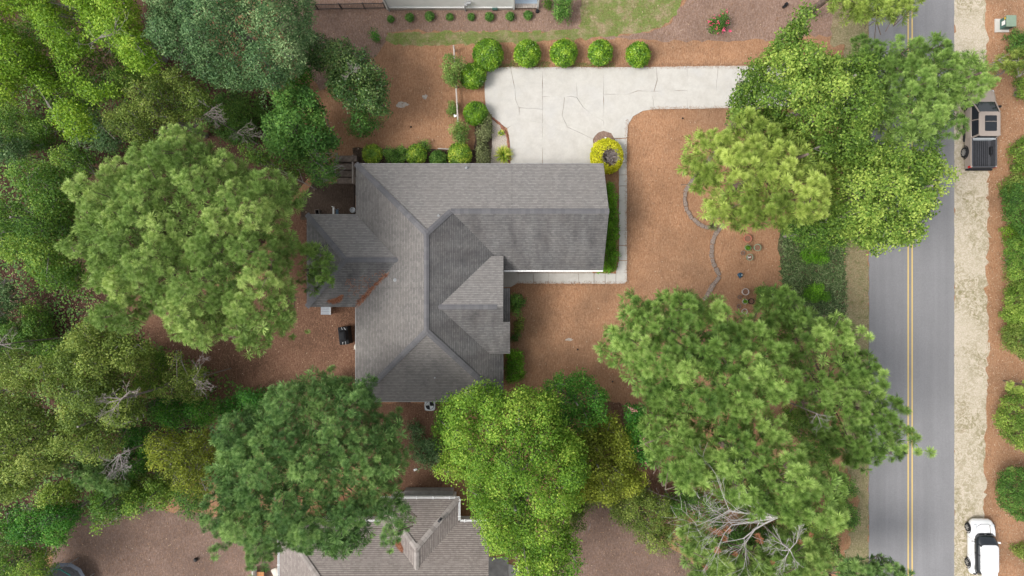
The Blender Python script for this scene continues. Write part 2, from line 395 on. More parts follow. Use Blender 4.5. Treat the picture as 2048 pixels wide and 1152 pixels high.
def densify(poly, step=.35, jit=.07, closed=True, seed=1, straight=()):
    r = random.Random(seed); out = []; n = len(poly)
    for i in range(n):
        a = poly[i]; b = poly[(i + 1) % n]; L = math.hypot(b[0] - a[0], b[1] - a[1]); k = max(1, int(L / step))
        for j in range(k):
            u = j / k; jj = 0 if i in straight else jit
            out.append((a[0] + (b[0] - a[0]) * u + r.gauss(0, jj), a[1] + (b[1] - a[1]) * u + r.gauss(0, jj)))
    return out
def inset(poly, d):
    n = len(poly); a = sum(poly[i][0] * poly[(i + 1) % n][1] - poly[(i + 1) % n][0] * poly[i][1] for i in range(n))
    if a < 0: poly = poly[::-1]
    out = []
    for i in range(n):
        p0, p1, p2 = Vector(poly[i - 1]), Vector(poly[i]), Vector(poly[(i + 1) % n])
        e1 = (p1 - p0).normalized(); e2 = (p2 - p1).normalized()
        n1 = Vector((-e1.y, e1.x)); n2 = Vector((-e2.y, e2.x)); b = n1 + n2
        b = b.normalized() if b.length > 1e-4 else n1
        out.append(tuple(p1 + b * (d / max(.5, b.dot(n1)))))
    return out
def sheet(name, poly_px, z, m, step=.3, jit=.07, seed=1, thick=None, straight=()):
    poly = densify(PP(poly_px), step, jit, seed=seed, straight=straight); mb = MB()
    n = len(poly); a = sum(poly[i][0] * poly[(i + 1) % n][1] - poly[(i + 1) % n][0] * poly[i][1] for i in range(n))
    if a < 0: poly = poly[::-1]
    mb.add([(x, y, z) for x, y in poly], [tuple(range(n))])
    o = mb.build(name, m); tag(o, kind='structure'); return o

# ------------------------------------------------------------------ vegetation generators (numpy)
def inside(pts, poly):
    x, y = pts[:, 0], pts[:, 1]; q = np.asarray(poly); n = len(q); r = np.zeros(len(pts), bool)
    for i in range(n):
        x1, y1 = q[i]; x2, y2 = q[i - 1]
        c = ((y1 > y) != (y2 > y))
        with np.errstate(divide='ignore', invalid='ignore'):
            r ^= c & (x < (x2 - x1) * (y - y1) / (y2 - y1 + 1e-12) + x1)
    return r
def edge_dist(pts, poly):
    q = np.asarray(poly); d = np.full(len(pts), 1e9)
    for i in range(len(q)):
        a, b = q[i - 1], q[i]; ab = b - a; t_ = np.clip(((pts - a) @ ab) / (ab @ ab + 1e-9), 0, 1)
        d = np.minimum(d, np.linalg.norm(pts - (a + t_[:, None] * ab), axis=1))
    return d
def hexpts(poly, s, jit, r):
    q = np.asarray(poly); x0, y0 = q.min(0); x1, y1 = q.max(0); xs = np.arange(x0 - s, x1 + s, s); ys = np.arange(y0 - s, y1 + s, s * .866)
    X, Y = np.meshgrid(xs, ys); X[1::2] += s / 2
    p = np.stack([X.ravel(), Y.ravel()], 1) + r.normal(0, jit * s, (X.size, 2)); return p[inside(p, poly)]
def frames(ax, r):
    ax = ax / np.linalg.norm(ax, axis=1, keepdims=True); t_ = r.normal(size=ax.shape)
    u = np.cross(ax, t_); u /= np.linalg.norm(u, axis=1, keepdims=True); v = np.cross(ax, u)
    return np.stack([u, v, ax], 2)
def tuft_templates(n, L, wd, spread, r, k=6):
    out = []
    for _ in range(k):
        th = r.random(n) * 2 * math.pi; ph = np.arccos(1 - r.random(n) * (1 - math.cos(spread)))
        d = np.stack([np.sin(ph) * np.cos(th), np.sin(ph) * np.sin(th), np.cos(ph)], 1)
        ln = L * r.uniform(.75, 1.12, n)
        up = np.array([0, 0, 1.]) + r.normal(0, .35, (n, 3)); w_ = np.cross(d, up); w_ /= np.linalg.norm(w_, axis=1, keepdims=True) + 1e-9
        b = d * (.02) + r.normal(0, .015, (n, 3)); tip = b + d * ln[:, None] - np.array([0, 0, 1]) * (ln * .08 * np.sin(ph))[:, None]
        V = np.stack([b - w_ * wd * .35, b + d * ln[:, None] * .6 + w_ * wd, tip - w_ * wd * .2], 1).reshape(-1, 3)
        T = np.zeros((n, 3, 4)); T[:, :, 2] = r.random((n, 1)); T[:, 0, 3] = 0; T[:, 1, 3] = .7; T[:, 2, 3] = 1
        out.append((V, np.arange(3 * n).reshape(-1, 3), T.reshape(-1, 4)))
    return out
def leaf_templates(n, rad, L, wd, r, k=6, flat=.5, nrm=.6, long=False):
    out = []
    for _ in range(k):
        p = r.normal(size=(n, 3)); p /= np.linalg.norm(p, axis=1, keepdims=True); p *= rad * r.random((n, 1)) ** .45; p[:, 2] *= flat
        nn = np.array([0, 0, 1.]) + r.normal(0, nrm, (n, 3)) + p / rad * .5; nn /= np.linalg.norm(nn, axis=1, keepdims=True)
        d = p * np.array([1, 1, .3]) + r.normal(0, rad * .5, (n, 3)); d -= (d * nn).sum(1, keepdims=True) * nn; d /= np.linalg.norm(d, axis=1, keepdims=True) + 1e-9
        s_ = np.cross(nn, d); ln = (L * r.uniform(.7, 1.2, n))[:, None]; ww = ln * wd / 2
        m_ = p + d * ln * .5 - nn * ln * .06
        V = np.stack([p, m_ + s_ * ww, p + d * ln - nn * ln * .12, m_ - s_ * ww], 1).reshape(-1, 3)
        i = np.arange(n)[:, None] * 4; F = np.concatenate([i + [0, 1, 2], i + [0, 2, 3]], 0)
        T = np.zeros((n, 4, 4)); T[:, :, 2] = r.random((n, 1)); T[:, 2, 3] = 1
        out.append((V, F, T.reshape(-1, 4)))
    return out
def instance(temps, pos, axes, scale, lobe_t, r):
    Vs, Fs, Ts = [], [], []; base = 0; ch = r.integers(0, len(temps), len(pos)); M = frames(axes, r)
    et = r.random(len(pos))
    for k, (V, F, T) in enumerate(temps):
        i = np.where(ch == k)[0]
        if not len(i): continue
        W = np.einsum('nij,vj->nvi', M[i], V) * scale[i][:, None, None] + pos[i][:, None, :]
        TT = np.broadcast_to(T, (len(i),) + T.shape).copy(); TT[:, :, 0] = lobe_t[i][:, None]; TT[:, :, 1] = et[i][:, None]
        FF = F[None] + (np.arange(len(i)) * len(V))[:, None, None] + base
        Vs.append(W.reshape(-1, 3)); Ts.append(TT.reshape(-1, 4)); Fs.append(FF.reshape(-1, 3)); base += len(i) * len(V)
    return np.concatenate(Vs), np.concatenate(Fs), np.concatenate(Ts)

trng = np.random.default_rng(3)
TP = {
 'pine': dict(t=tuft_templates(100, .26, .017, R(98), trng), ft=tuft_templates(34, .38, .03, R(100), trng), sp=.44, jit=.22, LS=1.9, amp=1.5, layers=2, dz=.38, sc=(.8, 1.2), gap=.9, skirt=4.0, nz=.17, up=1.0, fill=1.),
 'pinebig': dict(t=tuft_templates(150, .35, .018, R(98), trng), ft=tuft_templates(40, .42, .032, R(100), trng), sp=.58, jit=.22, LS=1.9, amp=1.5, layers=2, dz=.45, sc=(.75, 1.2), gap=.9, skirt=4.0, nz=.17, up=1.0, fill=1.),
 'broad': dict(t=leaf_templates(28, .36, .125, .62, trng), sp=.36, LS=1.6, amp=1.6, layers=2, dz=.4, sc=(.85, 1.3), gap=.9, skirt=4.0, nz=.18, up=.8, fill=1.),
 'broadbig': dict(t=leaf_templates(27, .38, .145, .64, trng), sp=.37, LS=1.7, amp=1.7, layers=2, dz=.4, sc=(.85, 1.3), gap=.9, skirt=4.0, nz=.2, up=.8, fill=1.),
 'fine': dict(t=leaf_templates(34, .34, .11, .58, trng), sp=.36, LS=1.35, amp=1.2, layers=2, dz=.4, sc=(.85, 1.25), gap=.88, skirt=3., nz=.17, up=.8, fill=.6),
 'oak': dict(t=leaf_templates(30, .32, .125, .52, trng), sp=.34, LS=2.3, amp=1.9, layers=2, dz=.35, sc=(.9, 1.2), gap=1.0, skirt=5, nz=.12, up=.9, fill=1.1),
 'shrub': dict(t=leaf_templates(30, .24, .10, .6, trng), sp=.27, LS=.8, amp=.35, layers=2, dz=.25, sc=(.85, 1.2), gap=.95, skirt=.9, nz=.1, up=.8, fill=.6),
}
def branch_net(mb, base, top, ends, r, rt, n=5):
    mb.path([base, ((base[0] * 2 + top[0]) / 3 + .15, (base[1] * 2 + top[1]) / 3 - .1, (base[2] * 2 + top[2]) / 3), ((base[0] + top[0] * 2) / 3 - .1, (base[1] + top[1] * 2) / 3 + .1, (base[2] + top[2] * 2) / 3), top], [rt, rt * .8, rt * .6, rt * .25], 8)
    for e in ends:
        f = r.uniform(.35, .9); st = (top[0], top[1], base[2] + (min(e[2], top[2]) - base[2]) * f + (top[2] - base[2]) * 0)
        st = (base[0] + (top[0] - base[0]) * f, base[1] + (top[1] - base[1]) * f, min(st[2], e[2] - .3))
        mid = tuple((st[i] + e[i]) / 2 + r.normal(0, .15) - (.25 if i == 2 else 0) for i in range(3)); rr = min(rt * .2, .055)
        mb.path([st, mid, tuple(e)], [rr, rr * .65, .02], n)
def crown(name, label, cat, poly_px, z0, h, style, m, seed, group=None, trunk='bark_pine', rt=.22, fill=None, D=None, base=None, skirt=None, gap=None, dens=1.0, LS=None, amp=None, twigs=True, extra_drop=0):
    S = TP[style]; r = np.random.default_rng(seed); ej = .24 if z0 > 4 else (.05 if cat == 'hedge' else .12); poly = np.array(densify(PP(poly_px, z0), .55 if z0 > 4 else .25, ej, seed=seed))
    LSp = LS or S['LS']; am = amp or S['amp']; gp = S['gap'] if gap is None else gap; sk = S['skirt'] if skirt is None else skirt
    cx, cy = (poly.mean(0) if base is None else P(*base)) if base is None else P(base[0], base[1], z0)
    lob = hexpts(poly, LSp, .2, r); 
    if len(lob) == 0: lob = np.array([[cx, cy]])
    lh = r.normal(0, am * .35, len(lob)); lt = r.random(len(lob))
    pos, axes, tl = [], [], []
    ed = edge_dist(lob, poly); Dm = D or max(.6, min(float(ed.max()), 4.5))
    for L in range(S['layers']):
        p = hexpts(poly, S['sp'] * (1 + .25 * L) / math.sqrt(dens), S.get('jit', .3), r); d = edge_dist(p, poly); k = d > S['sp'] * .35; p, d = p[k], d[k]
        if not len(p): continue
        dl = np.linalg.norm(p[:, None] - lob[None], axis=2); j = dl.argmin(1); q = dl.min(1) / (LSp * .58)
        keep = (q < gp + r.normal(0, .12, len(p))) | (r.random(len(p)) < .12 + .18 * L); p, d, j, q = p[keep], d[keep], j[keep], q[keep]
        u = np.clip(d / Dm, 0, 1); z = z0 + h * np.sqrt(1 - (1 - u) ** 2) + lh[j] - am * q ** 2 * .9 + r.normal(0, S['nz'], len(p)) - L * S['dz'] * r.uniform(.7, 1.5, len(p)) - extra_drop * 0
        dx = (p - lob[j]) / (LSp * .58); ax = np.concatenate([dx * .55 + (p - [cx, cy]) * .03, np.full((len(p), 1), S['up'])], 1) + r.normal(0, .18, (len(p), 3))
        pos.append(np.concatenate([p, z[:, None]], 1)); axes.append(ax); tl.append(np.clip(lt[j] + r.normal(0, .1, len(p)), 0, 1))
    fd = S['fill'] if fill is None else fill; ntop = sum(len(q) for q in pos)
    for L in range(2):
        if fd <= 0: break
        p = hexpts(poly, S['sp'] * ((.82 if 'ft' in S else 1.05) + .15 * L), .3, r); d = edge_dist(p, poly); k = (d > (S['sp'] * .9 if 'ft' not in S else .55)) & (r.random(len(p)) < fd); p, d = p[k], d[k]
        if not len(p): continue
        dl = np.linalg.norm(p[:, None] - lob[None], axis=2); j = dl.argmin(1); u = np.clip(d / Dm, 0, 1); dzz = min(1.0 + .9 * L, .45 * z0)
        z = z0 + h * np.sqrt(1 - (1 - u) ** 2) - am * .35 - dzz * r.uniform(.7, 1.3, len(p))
        pos.append(np.concatenate([p, z[:, None]], 1)); axes.append(np.concatenate([r.normal(0, .4, (len(p), 2)), np.ones((len(p), 1))], 1)); tl.append(lt[j] * .6)  # inner fill tinted darker: shade between the tufts put into its colour
    if sk > 0:
        p = hexpts(poly, S['sp'] * .75, .3, r); d = edge_dist(p, poly); k = (d < sk * .3 + .3) & (d > .15); p, d = p[k], d[k]
        if len(p):
            dl = np.linalg.norm(p[:, None] - lob[None], axis=2); j = dl.argmin(1)
            z = z0 - r.random(len(p)) * sk * np.clip(d / (sk * .3), .15, 1)
            o_ = (p - [cx, cy]); o_ /= np.linalg.norm(o_, axis=1, keepdims=True) + 1e-6
            pos.append(np.concatenate([p, z[:, None]], 1)); axes.append(np.concatenate([o_, np.full((len(p), 1), .6)], 1) + r.normal(0, .3, (len(p), 3))); tl.append(lt[j] * .7)
    if ntop == 0:
        p = hexpts(poly, S['sp'] * .8, .3, r); p = p if len(p) else lob; pos.insert(0, np.concatenate([p, np.full((len(p), 1), z0)], 1)); axes.insert(0, np.tile([0, 0, 1.], (len(p), 1)) + r.normal(0, .3, (len(p), 3))); tl.insert(0, r.random(len(p))); ntop = len(p)
    pos = np.concatenate(pos); axes = np.concatenate(axes); tl = np.concatenate(tl)
    pos[:, 2] = np.maximum(pos[:, 2], .12)
    scl = r.uniform(*S['sc'], len(pos))
    if 'ft' in S and ntop < len(pos):
        V, F, T = instance(S['t'], pos[:ntop], axes[:ntop], scl[:ntop], tl[:ntop], r); V2, F2, T2 = instance(S['ft'], pos[ntop:], axes[ntop:], scl[ntop:], tl[ntop:], r)
        F = np.concatenate([F, F2 + len(V)]); V = np.concatenate([V, V2]); T = np.concatenate([T, T2])
    else: V, F, T = instance(S['t'], pos, axes, scl, tl, r)
    root = empty(name, (cx, cy, 0), label, cat, group)
    np_obj('crown' if z0 > 3 else 'foliage', V, F, m, root, T)
    mb = MB(); ends = [pos[i] - np.array([0, 0, .15]) for i in r.choice(len(pos), min(len(pos), int(14 + len(lob) * 1.6)), replace=False)]
    if z0 > 2.5:
        branch_net(mb, (cx, cy, 0), (cx, cy, z0 + h * .75), ends, r, rt)
        if twigs:
            for i in range(len(lob)):
                zz = z0 + h * .5 + lh[i] - 1.0; idx = np.argsort(np.linalg.norm(pos[:, :2] - lob[i], axis=1))[:60]; idx = r.choice(idx, min(5, len(idx)), replace=False)
                for e in idx:
                    mb.tube((lob[i][0], lob[i][1], min(zz, pos[e][2] - .2)), pos[e], .03, .012, 4, False)
        mb.build('trunk', trunk, root)
    else:
        for e in ends[:14]: mb.tube((cx + r.normal(0, .05), cy + r.normal(0, .05), 0), e, .025, .01, 4)
        mb.build('stem', 'twig_grey', root)
    return root

def ball_bush(name, label, px, py, rpx, hgt, m, seed, group=None, leaf=.085, n=1500, sy=1.0, twist=0, rag=.05, base_z=.0, cat='bush', bare=False):
    zc = hgt * .6; X, Y = P(px, py, zc); s = FPX / (HCAM - zc); rx = rpx / s; ry = rx * sy
    r = np.random.default_rng(seed); root = empty(name, (X, Y, base_z), label, cat, group)
    q = r.normal(size=(n, 3)); q[:, 2] = np.abs(q[:, 2]) * 1.1 - .35; q /= np.linalg.norm(q, axis=1, keepdims=True)
    # hollow lumps in the outline
    lm = r.normal(size=(14, 3)); lm /= np.linalg.norm(lm, axis=1, keepdims=True); bump = 1 + .07 * np.max(q @ lm.T, axis=1) - .05
    rad = bump[:, None] * (1 - np.abs(r.normal(0, rag, (n, 1))) * 1.6)
    pos = q * rad * np.array([rx, ry, hgt * .5]) + np.array([X, Y, hgt * .5 + base_z]); pos[:, 2] = np.clip(pos[:, 2], .06, None)
    if bare:
        k = (np.linalg.norm(pos[:, :2] - np.array([X + rx * .15, Y - ry * .12]), axis=1) > rx * .52) | (pos[:, 2] < hgt * .45); pos, q = pos[k], q[k]
    tt = leaf_templates(4, leaf * .7, leaf, .55, r, 6, 1, .45)
    V, F, T = instance(tt, pos, q + r.normal(0, .35, q.shape) + np.array([0, 0, .35]), r.uniform(.75, 1.25, len(pos)), np.clip(.5 + .5 * np.sin(pos[:, 0] * 5 + seed) * np.cos(pos[:, 1] * 5), 0, 1), r)
    np_obj('foliage', V, F, m, root, T)
    # inner twig mass, so no light falls straight through
    mb = MB(); mb.tube((X, Y, 0), (X, Y, hgt * .45), .05, .03, 6)
    for k in range(26 if not bare else 90):
        a = r.random() * 6.283; u = r.random() ** .5 * (.8 if not bare else .58); z = hgt * (r.uniform(.45, .8) if not bare else r.uniform(.7, .96))
        oxx, oyy = (rx * .15, -ry * .12) if bare else (0, 0)
        mid = (X + rx * u * .5 * math.cos(a + .2), Y + ry * u * .5 * math.sin(a + .2), z * .6); e = (X + oxx + rx * u * math.cos(a), Y + oyy + ry * u * math.sin(a), z)
        mb.path([(X, Y, hgt * .2), mid, e], [.03, .02, .008], 4)
        if bare:
            for _ in range(3): mb.tube(e, (e[0] + r.normal(0, .1), e[1] + r.normal(0, .1), e[2] + r.uniform(-.03, .1)), .012, .006, 3)
    mb.build('branches' if bare else 'stem', 'twig_grey', root)
    return root

def grow(mb, p, d, L, rad, depth, r, spread=.55, n=4, flat=.3, minr=.008):
    p = Vector(p); d = Vector(d).normalized()
    for k in range(3):
        e = p + d * (L / 3); mb.tube(p, e, rad, rad * .82, n, False); rad *= .82; p = e
        d = (d + Vector((r.gauss(0, .16), r.gauss(0, .16), r.gauss(0, .08)))).normalized()
        if depth > 0 and k > 0 or (depth > 1):
            for _ in range(1 if k < 2 else 2):
                s = Vector((r.gauss(0, spread), r.gauss(0, spread), r.gauss(0, spread * flat)))
                if depth > 0: grow(mb, p, d + s, L * r.uniform(.5, .75), max(minr, rad * .6), depth - 1, r, spread, 3 if depth < 3 else n, flat, minr)
def copy_tree(o, parent=None):
    c = o.copy(); COL.objects.link(c); c.parent = parent
    for ch in list(o.children): copy_tree(ch, c)
    return c

# ================================================================== THE SETTING
g = MB(); g.add([(-250, -250, 0), (250, -250, 0), (250, 250, 0), (-250, 250, 0)], [(0, 1, 2, 3)])
tag(g.build('ground', 'pine_straw', loc=(0, 0, 0)), kind='structure')
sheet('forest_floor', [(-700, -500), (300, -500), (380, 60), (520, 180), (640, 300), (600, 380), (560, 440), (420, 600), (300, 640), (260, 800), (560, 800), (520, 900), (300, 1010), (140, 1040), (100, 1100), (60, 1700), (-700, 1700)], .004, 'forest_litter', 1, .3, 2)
sheet('old_mulch', [(1165, 75), (1200, 72), (1260, 68), (1310, 60), (1345, 40), (1380, -10), (1420, -300), (1720, -300), (1680, 70), (1560, 78), (1440, 84), (1350, 82), (1250, 78)], .004, 'old_mulch', .4, .1, 3)
sheet('old_mulch', [(560, -300), (1160, -300), (1165, 60), (980, 62), (780, 64), (770, 92), (760, 110), (690, 150), (640, 180), (560, 60)], .004, 'old_mulch', .4, .12, 4)
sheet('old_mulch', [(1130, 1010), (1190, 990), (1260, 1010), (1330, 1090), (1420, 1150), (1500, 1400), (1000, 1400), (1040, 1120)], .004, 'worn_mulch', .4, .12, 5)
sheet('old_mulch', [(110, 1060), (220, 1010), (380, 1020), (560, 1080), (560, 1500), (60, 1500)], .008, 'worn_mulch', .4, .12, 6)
sheet('damp_shaded_straw', [(250, 590), (540, 560), (560, 410), (604, 400), (625, 430), (620, 600), (713, 612), (713, 805), (900, 803), (905, 860), (880, 990), (780, 990), (700, 900), (500, 900), (260, 760)], .006, 'damp_shaded_straw', .4, .12, 31)  # shade of the big pines painted as a darker, damp straw sheet
sheet('damp_shaded_straw', [(1150, 820), (1215, 800), (1262, 815), (1300, 860), (1340, 960), (1400, 1020), (1330, 1040), (1240, 960), (1180, 880)], .006, 'damp_shaded_straw', .4, .14, 33)
sheet('lawn', [(778, 66), (900, 64), (1060, 62), (1160, 60), (1162, 20), (1166, -200), (1400, -200), (1374, -10), (1350, 30), (1325, 55), (1270, 66), (1200, 74), (1160, 78), (1060, 84), (960, 88), (860, 92), (790, 90), (774, 80)], .010, 'lawn', .3, .08, 7)
sheet('planting_soil', [(626, 366), (712, 366), (712, 440), (600, 440), (604, 395)], .008, 'dark_soil', .3, .05, 8)
sheet('planting_soil', [(706, 296), (960, 300), (962, 340), (706, 340)], .008, 'dark_soil', .3, .05, 9)
sheet('planting_soil', [(950, 240), (992, 240), (985, 330), (950, 330)], .0095, 'dark_soil', .3, .05, 10)
sheet('gravel_bed', [(984, 238), (1000, 252), (1012, 272), (1016, 300), (1018, 335), (980, 335), (984, 280)], .012, 'gravel_light', .2, .03, 11)
sheet('gravel_bed', [(1010, 538), (1185, 538), (1185, 548), (1010, 548)], .012, 'gravel_light', .2, .02, 12)
sheet('dry_grass_verge', [(1680, -200), (1738, -200), (1738, 1400), (1680, 1400), (1686, 1130), (1720, 1000), (1690, 930), (1686, 700), (1690, 560), (1688, 440), (1684, 250), (1690, 90), (1660, 90), (1665, 40)], .010, 'dry_grass', .3, .09, 13)
sheet('ivy_bed', [(1560, 440), (1690, 440), (1690, 630), (1650, 680), (1560, 640), (1562, 560), (1558, 500)], .014, 'ivy_bed', .25, .08, 14)
sheet('sandy_shoulder', [(1905, -300), (1970, -300), (1972, 30), (1974, 100), (1970, 300), (1978, 420), (1974, 560), (1976, 700), (1972, 850), (1968, 1000), (1966, 1400), (1905, 1400)], .010, 'sandy_shoulder', .3, .10, 15)
rd = MB(); x0 = P(1737.5, 0)[0]; x1 = P(1908, 0)[0]
edge = [(x0 + random.gauss(0, .018), y) for y in np.arange(-120, 120, .4)]; edge2 = [(x1 + random.gauss(0, .012), y) for y in np.arange(-120, 120, .4)]
poly = edge2 + edge[::-1]; rd.prism(poly, -.05, .030)
tag(rd.build('road', 'asphalt', loc=(0, 0, 0)), kind='structure')
for cx in (1815.8, 1823.8):
    X = P(cx, 0)[0]; mb = MB(); mb.add([(X - .05, -120, .034), (X + .05, -120, .034), (X + .05, 120, .034), (X - .05, 120, .034)], [(0, 1, 2, 3)])
    tag(mb.build('road_marking', 'yellow_paint'), kind='structure')

# driveway: one slab for every piece between joints and cracks
drive = bpy.data.objects.new('driveway', None); COL.objects.link(drive); drive.location = (*P(1250, 230), 0); tag(drive, kind='structure')
c1 = [(1021, 134), (1024, 150), (1030, 180), (1031, 200), (1038, 216)]
DP = [
 [(985, 137)] + c1 + [(1039, 241), (1027, 249), (1014, 257), (1000, 247), (985, 235), (972, 215), (969, 190), (970, 160), (975, 143)],
 [(1085, 135), (1085, 219), (1062, 217)] + c1[::-1],
 [(1038, 216), (1062, 217), (1085, 219), (1085, 246), (1050, 240), (1039, 241)],
 [(1039, 241), (1050, 240), (1085, 246), (1085, 350), (1021, 350), (1021, 300), (1018, 272), (1014, 257), (1027, 249)],
 [(1085, 135), (1158, 134), (1153, 168), (1154, 196), (1142, 193), (1129, 195), (1118, 192), (1085, 194)],
 [(1158, 134), (1207, 135), (1207, 242), (1180, 227), (1165, 214), (1154, 196), (1153, 168)],
 [(1085, 194), (1118, 192), (1129, 195), (1127, 215), (1124, 232), (1135, 255), (1110, 259), (1085, 258)],
 [(1129, 195), (1142, 193), (1154, 196), (1165, 214), (1180, 227), (1207, 242), (1207, 262), (1197, 265), (1189, 273), (1186, 279), (1160, 266), (1135, 255), (1124, 232), (1127, 215)],
 [(1085, 258), (1110, 259), (1135, 255), (1160, 266), (1186, 279), (1187, 300), (1187, 350), (1085, 350)],
 [(1207, 135), (1312, 134), (1314, 160), (1308, 183), (1300, 183), (1275, 182), (1257, 189), (1207, 189)],
 [(1312, 134), (1374, 133), (1374, 181), (1308, 183), (1314, 160)],
 [(1207, 189), (1257, 189), (1275, 182), (1300, 183), (1306, 200), (1306, 219), (1285, 222), (1266, 233), (1256, 250), (1254, 276), (1228, 277), (1222, 267), (1207, 262)],
 [(1300, 183), (1308, 183), (1374, 181), (1374, 218), (1306, 219), (1306, 200)],
 [(1374, 133), (1436, 132), (1433, 165), (1430, 195), (1427, 217), (1374, 218)],
 [(1436, 132), (1560, 132), (1560, 216), (1427, 217), (1430, 195), (1433, 165)],
 [(1560, 132), (1650, 130), (1650, 217), (1560, 216)],
 [(1650, 130), (1700, 124), (1736, 112), (1736, 238), (1700, 224), (1650, 217)],
]
for k, pl in enumerate(DP):
    w_ = PP(pl); q = densify(w_, .5, .008, seed=k); mb = MB(); mb.prism(inset(q, .006), -.05, .062 + random.uniform(-.004, .004)); mb.build('slab', 'concrete', drive)
walk = bpy.data.objects.new('front_walk', None); COL.objects.link(walk); walk.location = (*P(1140, 556), 0); tag(walk, kind='structure')
xs = [1036.5, 1066.5, 1097, 1126, 1157, 1188, 1210, 1231.5]
WP = [[(a, 546.5), (b, 546.5), (b, 567.5), (a, 567.5)] for a, b in zip(xs, xs[1:])]
WP.append([(1231.5, 545), (1253.5, 545), (1253.5, 562), (1249, 567.5), (1231.5, 567.5)])
ys = [545, 521, 491, 461, 432, 402, 372, 350, 326]
WP += [[(1237.5 if k else 1231.5, a), (1253.8, a), (1253.8, b), (1237.5, b)] for k, (a, b) in enumerate(zip(ys, ys[1:]))]
WP += [[(1230, 326), (1254, 326), (1254, 277), (1229, 278), (1233, 290)]]
WP += [[(1002, 538), (1018, 538), (1036.5, 546.5), (1036.5, 566), (1022, 574), (1002, 575)]]
for k, pl in enumerate(WP):
    q = densify(PP(pl), .3, .010, seed=k + 50); mb = MB(); mb.prism(inset(q, .010), -.05, .055 + random.uniform(-.005, .005)); mb.build('slab', 'concrete', walk)
# round mulch bed by the garage corner
mb = MB(); c = P(1208, 283); mb.prism([(c[0] + .76 * math.cos(a / 24 * 6.283), c[1] + .78 * math.sin(a / 24 * 6.283)) for a in range(24)], -.02, .05)
mb.box((c[0], c[1] - .9, .003), (1.5, 1.6, .07)); tag(mb.build('mulch_bed', 'old_mulch'), kind='structure')
# neighbour's patio and corner drive
sheet('patio', [(975, 1114), (1016, 1114), (1018, 1200), (975, 1200)], .03, 'cream_concrete', .5, .01, 20)
sheet('patio', [(1017, 1128), (1026, 1130), (1036, 1142), (1038, 1200), (1017, 1200)], .034, 'concrete', .3, .01, 21)

# ------------------------------------------------------------------ ground litter, blades, leaves (stuff)
def scatter(name, polys, dens, L, wd, m, seed, z=.02, lift=.04, upright=False, leafy=False):
    r = np.random.default_rng(seed); pts = []
    for pl in polys:
        q = np.array(PP(pl)); a = (q.max(0) - q.min(0)).prod(); p = q.min(0) + r.random((int(a * dens), 2)) * (q.max(0) - q.min(0)); pts.append(p[inside(p, q)])
    p = np.concatenate(pts); n = len(p); a = r.random(n) * 6.283; ln = L * r.uniform(.5, 1.3, n)
    d = np.stack([np.cos(a), np.sin(a), r.uniform(-.1, .35, n) if not upright else r.uniform(.5, 1.6, n)], 1); d /= np.linalg.norm(d, axis=1, keepdims=True)
    s_ = np.stack([-np.sin(a), np.cos(a), np.zeros(n)], 1); b = np.concatenate([p, np.full((n, 1), z)], 1); ww = wd * r.uniform(.6, 1.3, n)
    tint = r.random(n); T = np.zeros((n, 4, 4)); T[:, :, :3] = np.stack([tint, r.random(n), r.random(n)], 1)[:, None]; T[..., 3] = 1
    if leafy:
        c_ = b + np.array([0, 0, 1]) * r.random((n, 1)) * lift; nz = r.normal(0, .3, n)[:, None] * np.array([0, 0, 1])
        V = np.stack([c_, c_ + d * ln[:, None] * .5 + s_ * ww[:, None] / 2 + nz * .03, c_ + d * ln[:, None], c_ + d * ln[:, None] * .5 - s_ * ww[:, None] / 2], 1)
        i = np.arange(n)[:, None] * 4; F = np.concatenate([i + [0, 1, 2], i + [0, 2, 3]]); V = V.reshape(-1, 3); T = T.reshape(-1, 4)
    else:
        V = np.stack([b - s_ * ww[:, None] / 2, b + s_ * ww[:, None] / 2, b + d * ln[:, None]], 1).reshape(-1, 3); F = np.arange(3 * n).reshape(-1, 3); T = T[:, :3].reshape(-1, 4)
    V[:, 2] = np.maximum(V[:, 2], z - .004)
    o = np_obj(name, V, F, m, None, T, (0, 0, 0)); tag(o, kind='stuff'); return o
OPEN = [[(610, 0), (1700, 0), (1640, 130), (968, 132), (968, 330), (680, 330), (600, 200)], [(1256, 222), (1740, 222), (1740, 620), (1256, 600)],
        [(1012, 568), (1560, 568), (1560, 700), (1300, 900), (1012, 830)], [(240, 600), (712, 600), (712, 900), (240, 860)], [(750, 805), (900, 805), (900, 1000), (750, 1000)],
        [(60, 980), (560, 980), (560, 1152), (60, 1152)], [(1000, 980), (1450, 980), (1450, 1152), (1000, 1152)]]
a = scatter('pine_needles', OPEN, 95, .20, .011, 'fallen_straw', 5, .016); a['label'] = 'loose brown pine needles strewn over the yard'; a['category'] = 'pine needles'
a = scatter('pine_needles', [[(1975, -20), (2070, -20), (2070, 1180), (1970, 1180)]], 110, .17, .013, 'fallen_leaf', 6, .016); a['label'] = 'pale pine needles and chips on the bank right of the sandy shoulder'; a['category'] = 'pine needles'
a = scatter('fallen_leaves', OPEN + [[(0, 0), (640, 0), (640, 640), (0, 1100)]], 1.6, .10, .07, 'fallen_leaf', 7, .02, .03, False, True); a['label'] = 'small tan leaves fallen on the pine straw'; a['category'] = 'fallen leaves'
a = scatter('fallen_leaves', [[(1975, -20), (2070, -20), (2070, 1180), (1970, 1180)], [(-20, 480), (260, 560), (120, 720), (-20, 640)]], 22, .10, .07, 'fallen_leaf', 8, .02, .03, False, True); a['label'] = 'dense leaf litter on the brown bank under the roadside shrubs and forest edge'; a['category'] = 'fallen leaves'
